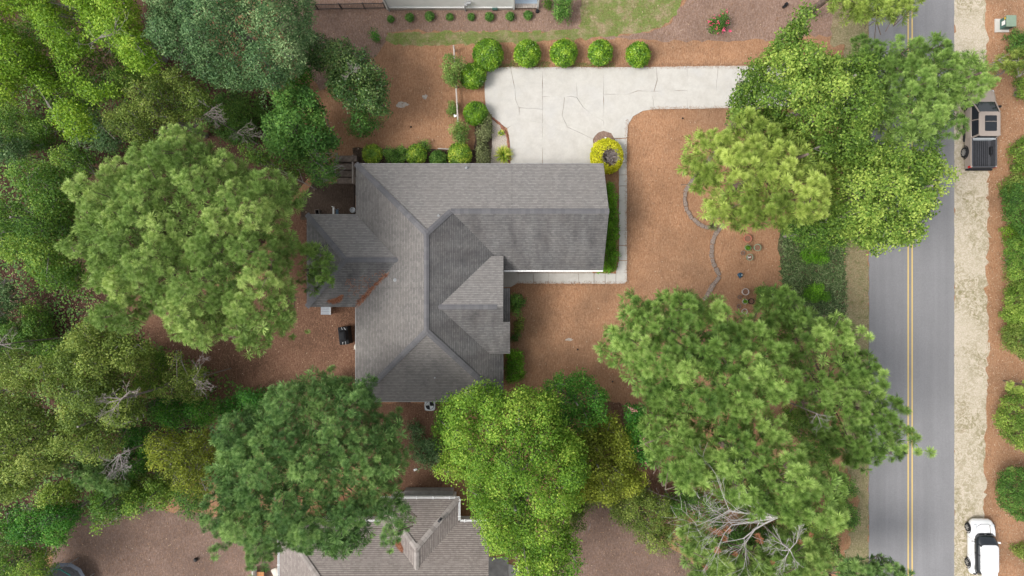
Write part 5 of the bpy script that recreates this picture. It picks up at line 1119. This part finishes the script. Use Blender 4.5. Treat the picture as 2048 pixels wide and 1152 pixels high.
crown('maple_tree', 'fresh green layered tree left of the timber steps', 'tree',
 [(545,190),(600,175),(640,205),(652,240),(680,260),(684,285),(655,300),(620,305),(600,320),(560,320),(530,300),(510,260),(520,225)],
 5.0, 1.8, 'broadbig', 'leaf_fresh', 39, None, 'bark_grey', .18)
crown('cedar_tree', 'feathery dark green tree between the layered tree and the roof corner', 'tree', [(600,312),(640,290),(678,302),(684,330),(672,350),(648,374),(622,374),(600,350)], 4, 1.4, 'fine', 'leaf_fresh', 40, None, 'bark_grey', .13, LS=.7)
crown('maple_tree', 'green tree left of the huge pine with leaf tips lit yellow', 'tree',
 [(60,330),(95,315),(140,330),(165,365),(155,400),(140,430),(125,470),(125,510),(150,540),(160,590),(120,598),(90,580),(60,560),(40,530),(10,520),(-20,480),(0,440),(50,430),(45,380)],
 7, 2.2, 'broad', 'leaf_mid', 41, None, 'bark_grey', .22, base=(60, 440))
crown('oak_tree', 'pale olive oak below the huge pine at the left', 'tree',
 [(150,640),(180,625),(200,655),(240,675),(280,680),(305,700),(285,725),(260,740),(225,745),(235,780),(210,800),(150,800),(100,780),(65,740),(80,720),(120,690)],
 6.5, 2.0, 'broad', 'leaf_olive', 42, None, 'bark_grey', .22, gap=.85)
crown('oak_tree', 'small crowned olive oak with bare twigs above the bottom left pine', 'tree', [(330,705),(355,700),(372,730),(400,735),(418,762),(410,795),(380,805),(345,800),(325,770),(318,735)], 4.5, 1.3, 'fine', 'leaf_olive', 43, None, 'bark_grey', .12, gap=.8, base=(345, 765))
crown('oak_tree', 'broad dusty olive oak at the left edge below the middle', 'tree',
 [(-60,780),(0,785),(40,800),(80,830),(110,870),(115,920),(100,960),(70,985),(30,1000),(-60,1010)],
 8, 2.4, 'broad', 'leaf_olive', 44, None, 'bark_grey', .26, base=(-10, 910))
crown('oak_tree', 'dusty olive oak in the middle of the lower left wood', 'tree',
 [(110,790),(150,780),(200,785),(235,790),(275,800),(280,830),(262,850),(235,845),(215,870),(230,890),(215,920),(170,910),(130,900),(110,860)],
 7.5, 2.0, 'broad', 'leaf_olive', 45, None, 'bark_grey', .22)
crown('oak_tree', 'yellow olive tree left of the bottom left pine', 'tree',
 [(295,875),(330,855),(380,862),(420,870),(435,900),(410,945),(425,985),(400,1000),(370,985),(350,950),(310,945),(290,910)],
 5.5, 1.8, 'fine', 'leaf_yellowolive', 46, None, 'bark_grey', .18)
crown('pine_tree', 'small dusky pine under the bare dead tree in the lower left wood', 'tree', [(125,910),(160,895),(190,925),(235,950),(250,975),(215,1000),(180,990),(150,975),(128,950)], 5.5, 1.4, 'pine', 'pine_deep', 47, PI, rt=.14)
crown('laurel_tree', 'bright green bush tree at the left edge of the lower left clearing', 'tree', [(72,975),(110,960),(140,970),(152,995),(135,1015),(100,1018),(70,1005)], 3.8, 1.2, 'broad', 'leaf_bright', 48, None, 'bark_grey', .1)
crown('laurel_tree', 'mid green shrub tree along the upper edge of the lower left clearing', 'tree', [(165,990),(210,975),(260,965),(290,985),(288,1020),(260,1040),(230,1050),(195,1035),(165,1025)], 4.2, 1.2, 'broad', 'leaf_mid', 49, None, 'bark_grey', .1)
crown('laurel_tree', 'fresh lime green young tree pointing into the lower left clearing', 'tree', [(275,965),(300,955),(335,962),(350,985),(338,1010),(320,1030),(300,1010),(282,995)], 4.0, .9, 'broad', 'leaf_bright', 50, None, 'bark_grey', .08)
crown('laurel_tree', 'dark speckled shrub tree between the clearing and the bottom left pine', 'tree', [(350,985),(385,975),(412,1000),(416,1040),(400,1065),(375,1055),(358,1030)], 4.2, 1.0, 'fine', 'leaf_shrub', 51, None, 'bark_grey', .1)
crown('cedar_tree', 'dark evergreen at the left of the lower left clearing', 'tree', [(20,1010),(80,1010),(140,1018),(158,1030),(140,1060),(115,1085),(80,1095),(30,1090),(-10,1050)], 5.2, 1.3, 'fine', 'leaf_deep', 52, None, 'bark_grey', .12)
crown('cedar_tree', 'dull green shrub tree in the bottom left corner', 'tree', [(-40,1050),(20,1045),(60,1100),(95,1120),(90,1200),(-40,1200)], 4.5, 1.3, 'fine', 'leaf_mid', 53, None, 'bark_grey', .12)
crown('river_birch', 'large yellow green birch at the bottom centre against the main roof', 'tree',
 [(870,800),(905,790),(930,770),(980,768),(1010,775),(1060,765),(1095,785),(1132,830),(1150,870),(1172,910),(1185,950),(1178,990),(1165,1015),(1150,1050),(1148,1090),(1150,1140),(1160,1200),(1040,1200),(1022,1120),(980,1110),(970,1080),(935,1060),(928,1030),(945,1010),(925,975),(895,965),(868,945),(880,910),(865,880),(850,865),(870,840)],
 8.0, 2.6, 'broad', 'leaf_birch', 54, None, 'bark_grey', .28, base=(1030, 1000), gap=.9)
crown('holly_tree', 'dense rounded deep green tree below the front yard', 'tree', [(1068,790),(1080,760),(1115,738),(1158,732),(1192,748),(1218,782),(1228,818),(1212,852),(1170,868),(1115,862),(1085,835)], 4.2, 2.2, 'fine', 'leaf_deep', 55, None, 'bark_grey', .14)
crown('maple_tree', 'shaded yellow green tree between the birch and the tall pines', 'tree',
 [(1100,845),(1150,850),(1190,842),(1225,832),(1255,860),(1275,900),(1285,935),(1298,975),(1262,1000),(1220,1010),(1180,1012),(1130,1010),(1120,940)],
 5.2, 1.6, 'broad', 'leaf_yellowolive', 56, None, 'bark_grey', .16)
mt_ = crown('crape_myrtle', 'dark crape myrtle with a few pale pink flowers right of the holly', 'tree', [(1240,815),(1290,812),(1302,840),(1295,880),(1312,900),(1300,925),(1275,930),(1255,890),(1245,860)], 4.6, 1.0, 'broad', 'leaf_deep', 57, None, 'bark_grey', .08, skirt=1.2)
crown('shrub', 'loose yellow green shrub mass at the bottom centre clearing', 'shrub', [(1215,1000),(1260,985),(1300,975),(1345,1000),(1362,1035),(1360,1080),(1345,1118),(1305,1108),(1260,1080),(1232,1050),(1215,1020)], 2.8, .9, 'fine', 'leaf_olive', 58, None, 'bark_grey', .06)
crown('shrub', 'low olive shrub between the birch and the bottom clearing', 'shrub', [(1135,985),(1200,975),(1245,985),(1215,1015),(1180,1025),(1165,1050),(1135,1060)], 2.2, .6, 'fine', 'leaf_olive', 59, None, 'bark_grey', .06)
crown('shrub', 'dark green shrub with yellow flowers beside the verge right of the tall pines', 'shrub', [(1675,950),(1700,945),(1712,980),(1705,1010),(1718,1030),(1710,1065),(1680,1075),(1660,1030)], 1.8, .6, 'shrub', 'leaf_shrub', 60)
crown('shrub', 'yellow tinged undergrowth beneath the dead pine branches', 'shrub', [(1400,1090),(1480,1060),(1560,1050),(1640,1090),(1650,1200),(1420,1200)], 3.0, .6, 'fine', 'leaf_shrub', 61)
# undergrowth of the left wood
UG = [
 ('dark green brush beneath the bleached pine branches', [(1325,985),(1400,985),(1460,1010),(1450,1070),(1390,1050),(1345,1040)], 'leaf_shrub', 2.2),
 ('green brush below the two tall pines beside the verge', [(1560,1030),(1650,1050),(1690,1080),(1680,1152),(1600,1100)], 'leaf_mid', 2.2),
 ('dark brush showing between the two tall pines and the open pine', [(1560,790),(1620,830),(1680,900),(1690,950),(1640,940),(1570,860)], 'leaf_mid', 2.5),
 ('yellow green brush between the birch and the shaded tree at the clearing', [(1120,1000),(1180,1005),(1160,1070),(1130,1080)], 'leaf_olive', 3.0),
 ('mid green tree behind the lime trees near the top left corner', [(40,-30),(110,-30),(260,60),(310,130),(280,160),(200,200),(120,240),(60,180),(20,90)], 'leaf_mid', 6.0),
 ('green understorey between the dark glossy tree and the blue green evergreen', [(560,165),(610,120),(628,140),(612,180),(570,200)], 'leaf_deep', 2.0),
 ('leafy green understorey left of the pale oak', [(60,700),(110,670),(150,700),(90,770),(60,800)], 'leaf_mid', 3.5),
 ('green understorey under the small crowned oak', [(270,690),(330,700),(330,790),(280,800),(240,780)], 'leaf_mid', 2.6),
 ('green understorey left of the huge pine beneath the leaf tips', [(100,280),(170,300),(190,330),(160,370),(110,330)], 'leaf_mid', 3.0),
 ('green understorey at the left edge above the dusty oak', [(-40,620),(20,640),(60,700),(20,720),(-40,710)], 'leaf_shrub', 2.6),
 ('olive understorey beneath the dead tree', [(225,960),(280,945),(300,965),(270,985),(230,990)], 'leaf_olive', 3.6),
 ('dark green undergrowth below the corner tree at the far left', [(-40,200),(60,215),(100,260),(80,300),(20,310),(-40,300)], 'leaf_mid', 2.6),
 ('small dark pine boughs at the left edge under the lime tree', [(-40,255),(40,262),(50,290),(30,330),(-40,330)], 'leaf_blue', 4.5),
 ('dark undergrowth between the lime tree and the olive tree', [(110,190),(170,200),(210,250),(240,290),(200,310),(150,290),(110,250)], 'leaf_blue', 3.2),
 ('dark undergrowth between the olive tree and the layered tree', [(400,190),(470,185),(520,190),(530,230),(500,280),(450,290),(400,260)], 'leaf_shrub', 1.6),
 ('green undergrowth above the top of the huge pine', [(440,290),(500,280),(560,320),(600,330),(610,380),(560,345),(500,330)], 'leaf_mid', 3.2),
 ('dull green undergrowth at the left edge above the middle', [(-40,400),(30,395),(60,430),(40,480),(-40,470)], 'leaf_mid', 3.5),
 ('grey green bush at the left edge by the middle', [(-40,540),(10,560),(20,600),(0,650),(-40,650)], 'leaf_blue', 3.0),
 ('dull undergrowth on the forest path left of the huge pine', [(30,610),(70,605),(95,640),(90,690),(60,720),(30,690)], 'leaf_mid', 1.5),
 ('bright olive shrub at the left edge beside the pale oak', [(-40,700),(25,700),(60,730),(60,780),(20,790),(-40,785)], 'leaf_olive', 5.0),
 ('dark undergrowth right of the dusty oak in the lower left wood', [(280,800),(330,790),(390,800),(430,820),(420,860),(380,862),(330,850),(290,860)], 'leaf_deep', 3.2),
 ('feathery dark green shrub in the shade left of the bottom left pine', [(430,800),(480,780),(530,775),(560,790),(520,820),(460,840),(425,850)], 'leaf_deep', 2.4),
 ('dark green shrub in front of the left yard by the pine top', [(640,742),(665,745),(690,770),(690,800),(650,800),(630,770)], 'leaf_deep', 1.6),
 ('dark undergrowth under the bare dead tree', [(225,850),(290,850),(300,900),(290,960),(250,960),(235,910)], 'leaf_deep', 3.0),
 ('shaded shrub between the pine and the birch', [(812,880),(840,872),(880,880),(890,920),(872,950),(845,940),(815,920)], 'leaf_blue', 1.2),
 ('dark shrub left of the birch over the shaded bed', [(815,840),(850,850),(855,872),(830,885),(808,870)], 'leaf_blue', 1.0),
]
for i, (lb, pl, m_, z_) in enumerate(UG): crown('shrub', lb, 'shrub', pl, z_, .8, 'fine', m_, 70 + i, None, 'bark_grey', .05, skirt=1.6)
# right bank
RB = [
 ('yellow tipped scrub at the right edge beside the sandy shoulder bend', [(2020,340),(2042,345),(2090,340),(2090,400),(2035,405),(2005,385)], 'leaf_olive', 1.1),
 ('lime tipped scrub between two green shrubs at the right edge', [(2004,455),(2030,440),(2090,450),(2090,505),(2035,500)], 'leaf_lime', 1.0),
 ('bright scrub filling the right edge above the middle', [(2010,545),(2034,535),(2090,540),(2090,600),(2030,598)], 'leaf_olive', 1.3),
 ('lime green scrub at the right edge just under the middle', [(2010,625),(2040,615),(2090,625),(2090,680),(2030,668)], 'leaf_lime', 1.4),
 ('small shrub beside the green transformer box', [(2010,68),(2035,55),(2080,60),(2080,120),(2030,110)], 'leaf_shrub', 1.0),
 ('olive pine bough at the right edge above the pickup', [(2010,100),(2040,90),(2090,100),(2090,150),(2040,150),(2008,130)], 'leaf_olive', 4.0),
 ('bright shrub at the right edge level with the pickup cab', [(2030,150),(2080,145),(2080,220),(2040,190)], 'leaf_bright', 1.6),
 ('low bright shrub at the right edge beside the truck bed', [(2022,300),(2040,270),(2090,260),(2090,350),(2030,345)], 'leaf_bright', 1.2),
 ('long green shrub at the right edge below the pickup', [(2015,380),(2030,360),(2090,360),(2090,470),(2030,470),(2010,430)], 'leaf_shrub', 1.8),
 ('dark green shrub at the right edge opposite the road marking', [(2010,480),(2040,465),(2090,470),(2090,570),(2020,560),(2018,520)], 'leaf_mid', 2.0),
 ('leafy green shrub at the right edge by the middle', [(2012,575),(2040,560),(2090,565),(2090,650),(2015,640)], 'leaf_bright', 1.8),
 ('yellow green shrub at the right edge below the middle', [(2008,650),(2040,640),(2090,650),(2090,725),(2030,715),(2008,690)], 'leaf_olive', 1.6),
 ('large glossy green bush at the right edge, upper of the lowest two', [(1995,850),(2010,800),(2030,775),(2090,770),(2090,915),(2030,900)], 'leaf_bright', 1.8),
 ('large dark green bush at the right edge above the white hatchback', [(1998,975),(2015,935),(2090,930),(2090,1050),(2040,1048),(2010,1020)], 'leaf_shrub', 1.8),
 ('low shrub at the right edge beside the white hatchback', [(2015,1100),(2040,1090),(2090,1085),(2090,1125),(2040,1122)], 'leaf_olive', .5),
]
for i, (lb, pl, m_, z_) in enumerate(RB): crown('shrub', lb, 'shrub', pl, z_, .6, 'shrub' if z_ < 3 else 'pine', m_, 90 + i, None, 'bark_grey', .05, skirt=.8)
crown('pine_branch', 'thin pine twig reaching in at the right edge above the large glossy bush', 'branch', [(1985,780),(2010,765),(2050,760),(2080,770),(2050,785),(2010,798)], 3.4, .3, 'pine', 'pine_yellow', 105, None, rt=.05, base=(2080, 775), gap=.6, skirt=0)
# yard shrubs
crown('shrub', 'low fresh shrub beside the porch roof in the front yard', 'shrub', [(1020,585),(1042,580),(1052,605),(1048,632),(1030,638),(1020,625)], 1.0, .5, 'shrub', 'leaf_fresh', 110)
crown('shrub', 'thin brownish shrub lower right of the porch roof', 'shrub', [(1024,640),(1046,632),(1056,650),(1044,668),(1028,668)], .7, .3, 'shrub', 'leaf_olive', 111, dens=.45)
crown('shrub', 'small dark shrub at the lower corner of the porch roof', 'shrub', [(1018,660),(1036,664),(1038,684),(1020,688)], .6, .3, 'shrub', 'leaf_shrub', 112)
crown('hedge', 'square clipped green hedge at the lower right corner of the main roof', 'hedge', [(1010,698),(1044,698),(1050,712),(1050,766),(1010,768)], 1.1, .15, 'shrub', 'leaf_hedge', 113, skirt=.5, gap=3)
crown('hedge', 'long clipped bright green hedge along the gable end beside the front walk', 'hedge', [(1206,362),(1228,365),(1237,385),(1240,450),(1239,520),(1233,543),(1215,550),(1190,546),(1190,535),(1206,530)], .95, .12, 'shrub', 'leaf_hedge', 114, skirt=.5, gap=3)
crown('hedge', 'low dull green juniper hedge along the gravel bed', 'hedge', [(950,262),(962,240),(980,222),(986,236),(984,260),(978,290),(984,330),(953,330)], .85, .2, 'shrub', 'leaf_juniper', 115, skirt=.6, gap=3)
crown('shrub', 'round yellow green shrub in the ivy bed, upper of two', 'shrub', [(1602,500),(1630,488),(1655,495),(1660,515),(1640,530),(1612,528)], 1.0, .5, 'shrub', 'leaf_hedge', 116)
crown('shrub', 'round yellow green shrub in the ivy bed, lower of two', 'shrub', [(1608,580),(1632,566),(1656,578),(1668,598),(1640,608),(1610,604)], 1.0, .5, 'shrub', 'leaf_hedge', 117)
crown('shrub', 'dark shrub at the upper left of the tall open pine beside the pots', 'shrub', [(1508,575),(1530,562),(1560,575),(1560,610),(1520,620)], 1.4, .4, 'shrub', 'leaf_shrub', 118)
crown('shrub', 'glossy young bush alone on the mulch at the top left of the lawn strip', 'bush', [(738,62),(748,55),(762,62),(765,78),(752,85),(738,76)], .7, .4, 'shrub', 'leaf_deep', 119)
crown('shrub', 'large leafy bush beside the porch of the white house', 'bush', [(1104,-10),(1145,-12),(1150,10),(1138,35),(1120,43),(1105,32)], 1.5, .5, 'shrub', 'leaf_fresh', 120)
crown('shrub', 'small dull bush tucked between the porch and the large leafy bush', 'bush', [(1088,-14),(1104,-14),(1106,12),(1090,14)], .8, .2, 'shrub', 'leaf_mid', 121)
crown('shrub', 'airy grey green willow like shrub over the top of the rail fence', 'shrub', [(884,125),(895,108),(915,108),(930,125),(928,155),(915,173),(895,172),(885,150)], 1.9, .6, 'shrub', 'leaf_willow', 122, skirt=1.2)
crown('shrub', 'small airy shrub behind the lower end of the rail fence', 'shrub', [(893,205),(905,200),(918,208),(918,230),(902,235),(892,225)], .7, .3, 'shrub', 'leaf_willow', 123)
crown('shrub', 'airy light green shrub just below the end of the rail fence', 'shrub', [(900,250),(918,240),(935,252),(938,272),(928,288),(908,286),(898,270)], 1.2, .4, 'shrub', 'leaf_willow', 124, skirt=.8)
crown('shrub', 'mixed dark and pale shrub between the first two round bushes above the roof', 'shrub', [(766,296),(785,290),(805,286),(812,300),(812,328),(768,328)], .9, .3, 'shrub', 'leaf_shrub', 125)
crown('shrub', 'dark low shrub with bare stems behind the round bushes above the roof', 'shrub', [(832,282),(855,278),(865,292),(862,304),(838,300)], .5, .2, 'shrub', 'leaf_shrub', 126, dens=.7)
GB_ = 'clipped round bushes around the driveway'
BB = [(976, 108, 30, 1.7, 'leaf_clipped', 'biggest clipped round bush at the top left corner of the driveway'), (945, 151, 25, 1.6, 'leaf_clipped', 'clipped round bush diagonal below the biggest one beside the rail fence'),
 (1055, 106, 26, 1.5, 'leaf_clipped', 'clipped round bush in the driveway row, first from the left'), (1128, 105, 27, 1.5, 'leaf_clipped', 'widest clipped round bush of the driveway row, second from the left'),
 (1201, 104, 24, 1.4, 'leaf_clipped', 'clipped round bush in the driveway row, third from the left'), (1277, 108, 24, 1.4, 'leaf_clipped', 'clipped round bush at the right end of the driveway row'),
 (951, 226, 23, 1.4, 'leaf_clipped', 'clipped round bush at the top of the juniper hedge'), (919, 309, 23.5, 1.4, 'leaf_variegated', 'yellow speckled round bush touching the roof beside the juniper hedge'),
 (744, 308, 19, 1.2, 'leaf_variegated', 'round speckled bush at the left end of the row above the roof'), (832, 309, 20, 1.2, 'leaf_variegated', 'round speckled bush in the middle of the row above the roof'),
 (876, 318, 17, .9, 'leaf_shrub', 'darker round bush between the speckled bushes above the roof')]
for i, (px, py, rp, hg, m_, lb) in enumerate(BB): ball_bush('round_bush', lb, px, py, rp, hg, m_, 200 + i, GB_, .13 if 'speckled' in lb else .12, int(1700 * (rp / 24) ** 2), sy=random.uniform(.94, 1.06), rag=.07 if i < 7 else .09)
ball_bush('golden_bush', 'golden yellow bush with a bare grey centre at the garage corner', 1214, 312, 33, 1.5, 'leaf_gold', 230, None, .09, 3600, 1.08, bare=True)
# small foundation shrubs along the white house: one built, the others copied
first = None
for i, (px, py, s_) in enumerate([(781, 37, .9), (819, 34, 1.1), (859, 32, 1.2), (899, 33, .95), (942, 33, .95), (979, 33, 1.15), (1020, 32, 1.1), (1056, 30, 1.15)]):
    lb = 'small round shrub along the foot of the white house, ' + ['first and leftmost', 'second from the left', 'third from the left', 'fourth from the left', 'fifth, below the meter', 'sixth, below the hose box', 'seventh from the left', 'eighth, nearest the porch'][i]
    if first is None: o = first = ball_bush('foundation_shrub', lb, px, py, 7.5, .45, 'leaf_fresh', 250, 'small shrubs along the white house wall', .075, 260, rag=.12)
    else: o = copy_tree(first); o['label'] = lb
    c = P(px, py, .3); o.location = (c[0], c[1], 0); o.scale = (s_, s_, s_); o.rotation_euler.z = i * 1.3
# spiky plants
def spiky(name, label, px, py, rp, hgt, n, m, seed, wd=.035):
    x, y = P(px, py, .4); R_ = rp / 28.3; r = np.random.default_rng(seed); root = empty(name, (x, y, 0), label, 'plant'); V = []; T = []
    for k in range(n):
        a = r.random() * 6.283; el = r.uniform(.1, 1.35); L = R_ * r.uniform(.85, 1.15) / max(.55, math.cos(el * .6)); d = np.array([math.cos(a) * math.cos(el), math.sin(a) * math.cos(el), math.sin(el)]); s_ = np.array([-math.sin(a), math.cos(a), 0])
        p0 = np.array([x, y, .12]); p1 = p0 + d * L * .55; p2 = p0 + np.array([d[0], d[1], d[2] * .75]) * L; t_ = r.random(); w_ = wd * r.uniform(.7, 1.2)
        V += [p0 - s_ * w_ * .6, p0 + s_ * w_ * .6, p1 + s_ * w_, p1 - s_ * w_, p2]; T += [(t_ * .5, t_ * .3, r.random() * .3, 0)] * 2 + [(t_, .5, t_, .5)] * 2 + [(1, t_, 1, 1)]
    V = np.array(V); i = np.arange(n)[:, None] * 5; F = np.concatenate([i + [0, 1, 2], i + [0, 2, 3], i + [3, 2, 4]]); np_obj('leaves', V, F, m, root, np.array(T))
    mb = MB(); mb.tube((x, y, 0), (x, y, .25), .07, .05, 8); mb.build('stem', 'bark_grey', root); return root
spiky('yucca', 'spiky yellow edged yucca between the juniper hedge and the driveway', 1007, 309, 21, .9, 170, 'yucca_blade', 1)
spiky('yucca', 'small spiky yucca in the gravel bed above the large one', 1002, 265, 9, .4, 40, 'yucca_blade', 2, .03)
spiky('yucca', 'pale grassy spiky plant where the two stone edgings meet', 1427, 452, 13, .4, 60, 'leaf_juniper', 3, .03)
# red flowering bush on the mulch
fb = crown('rose_bush', 'sparse green bush with hot pink flowers on the mulch at the top', 'bush', [(1422,30),(1440,22),(1460,30),(1464,50),(1445,64),(1424,58)], .8, .4, 'shrub', 'leaf_shrub', 130, dens=.6)
def blossoms(parent, spots, z, m, seed, sz=.09, n=14):
    r = np.random.default_rng(seed); pos = []
    for px, py in spots:
        c = P(px, py, z); pos.append(np.array([c[0], c[1], z]) + r.normal(0, .09, (n, 3)))
    pos = np.concatenate(pos); V, F, T = instance(leaf_templates(3, .04, sz, .8, r), pos, np.tile([0, 0, 1.], (len(pos), 1)) + r.normal(0, .4, (len(pos), 3)), np.ones(len(pos)), r.random(len(pos)), r); np_obj('flowers', V, F, m, parent, T)
blossoms(fb, [(1420, 44), (1428, 36), (1440, 28), (1453, 22), (1457, 45), (1446, 60), (1448, 59), (1459, 60), (1434, 59), (1424, 48), (1438, 44)], 1.4, 'flower_pink', 1, .08, 5)
blossoms(mt_, [(1264, 819), (1271, 821), (1299, 836), (1300, 840), (1271, 898), (1297, 928), (1288, 878)], 5.4, 'flower_pale', 2, .07, 9)
def dead_needles(parent, spots, z, seed):
    r = np.random.default_rng(seed); pos = np.array([(*P(px, py, z), z) for px, py in spots]); V, F, T = instance(tuft_templates(50, .2, .02, R(110), r), pos, np.tile([0, 0, 1.], (len(pos), 1)), r.uniform(.7, 1.2, len(pos)), r.random(len(pos)), r); np_obj('dead_needles', V, F, 'brown_needle', parent, T)
dead_needles(pale_pine, [(1430, 1062), (1440, 1066), (1455, 1060), (1450, 1078), (1515, 1072), (1520, 1080), (1435, 1100), (1470, 1108), (1622, 1070), (1600, 1084), (1410, 1135), (1545, 1125)], 11.2, 4)
# bare and dead wood
def dead(name, label, base_px, z, heads, seed, m='dead_wood', L=2.2, rad=.05, depth=3, spread=.5, group=None, cat='branch'):
    r_ = random.Random(seed); x, y = P(*base_px, z); root = empty(name, (x, y, 0), label, cat, group); mb = MB(); mb.tube((x, y, 0), (x, y, z - .4), rad * 2.2, rad * 1.4, 7); mb.build('trunk', 'bark_grey', root)
    mb = MB()
    for (hx, hy, ll) in heads:
        e = P(hx, hy, z); d = Vector((e[0] - x, e[1] - y, r_.uniform(-.1, .35) * 1.5)); grow(mb, (x, y, z - .4), d, d.length * ll, rad, depth, r_, spread, 5, .25)
    mb.build('branches', m, root); return root
dead('dead_tree', 'bare silver grey dead tree in the lower left wood', (232, 912), 8.8, [(192, 940, .5), (208, 958, .5), (250, 955, .5), (258, 905, .5), (230, 958, .5), (245, 935, .5)], 1, rad=.03, depth=3, spread=.75, L=1.6, cat='tree')
dead('dead_branches', 'white dead pine branches at the bottom right of the tall pines', (1560, 1040), 12.6, [(1392, 1008, .62), (1440, 995, .6), (1412, 1066, .62), (1432, 1092, .6), (1400, 1035, .6)], 2, 'bleached_wood', rad=.055, depth=3, spread=.5)
dead('dead_branches', 'tangle of grey bare twigs at the bottom edge beside the pale pine', (1585, 1105), 11.3, [(1550, 1075, .6), (1620, 1070, .6), (1560, 1140, .6), (1600, 1130, .6), (1545, 1110, .6)], 3, 'bleached_wood', rad=.028, depth=3)
dead('dead_branches', 'pale bare twigs beside the dusty olive oak in the left wood', (235, 800), 9.4, [(190, 815, .6), (215, 840, .6), (270, 775, .6), (205, 790, .6)], 4, 'twig_grey', rad=.04)
dead('dead_branches', 'grey bare twigs at the right of the olive tree near the top left', (405, 225), 7.6, [(445, 205, .6), (448, 225, .6), (430, 240, .6)], 5, 'twig_grey', rad=.016, depth=3, spread=.8)
dead('dead_branches', 'pale twigs standing left of the fresh green layered tree', (470, 262), 4., [(500, 240, .6), (520, 255, .6), (495, 275, .6)], 6, 'twig_grey', rad=.016, depth=3, spread=.8)
dead('dead_branches', 'bare twigs at the left edge below the middle', (-10, 690), 6.5, [(30, 690, .6), (15, 655, .6), (38, 700, .6)], 7, 'twig_grey', rad=.025, depth=2, spread=.8)
dead('dead_branches', 'grey twigs poking out of the dark glossy tree', (700, 140), 6.7, [(700, 122, .5), (685, 155, .5), (715, 135, .5)], 8, 'twig_grey', rad=.014, depth=3, spread=.8)
dead('dead_branches', 'dry twig mass below the small crowned olive oak', (380, 760), 6.2, [(410, 725, .6), (420, 770, .6), (400, 790, .6)], 9, 'twig_grey', rad=.015, depth=3, spread=.8)
dead('dead_branches', 'bare grey branch showing in the open pine by the road', (1640, 830), 11., [(1655, 870, .6), (1630, 850, .6), (1662, 840, .6)], 10, 'dead_wood', rad=.028, depth=2, spread=.8)
dead('dead_branches', 'brown twiggy undergrowth between the shrubs and the tall pines', (1345, 1000), 2.4, [(1310, 985, 1.), (1375, 990, 1.), (1330, 1010, 1.), (1380, 1010, 1.)], 11, 'twig_grey', rad=.03)
dead('dead_branches', 'dusty grey dry branches inside the lime tree at the top left', (190, 70), 12.0, [(212, 52, .6), (240, 60, .6), (262, 50, .6), (165, 100, .6)], 12, 'twig_grey', rad=.025, depth=2, spread=.8)
print('tris', sum(len(o.data.polygons) for o in bpy.data.objects if o.type == 'MESH'), 'objects', len(bpy.data.objects))
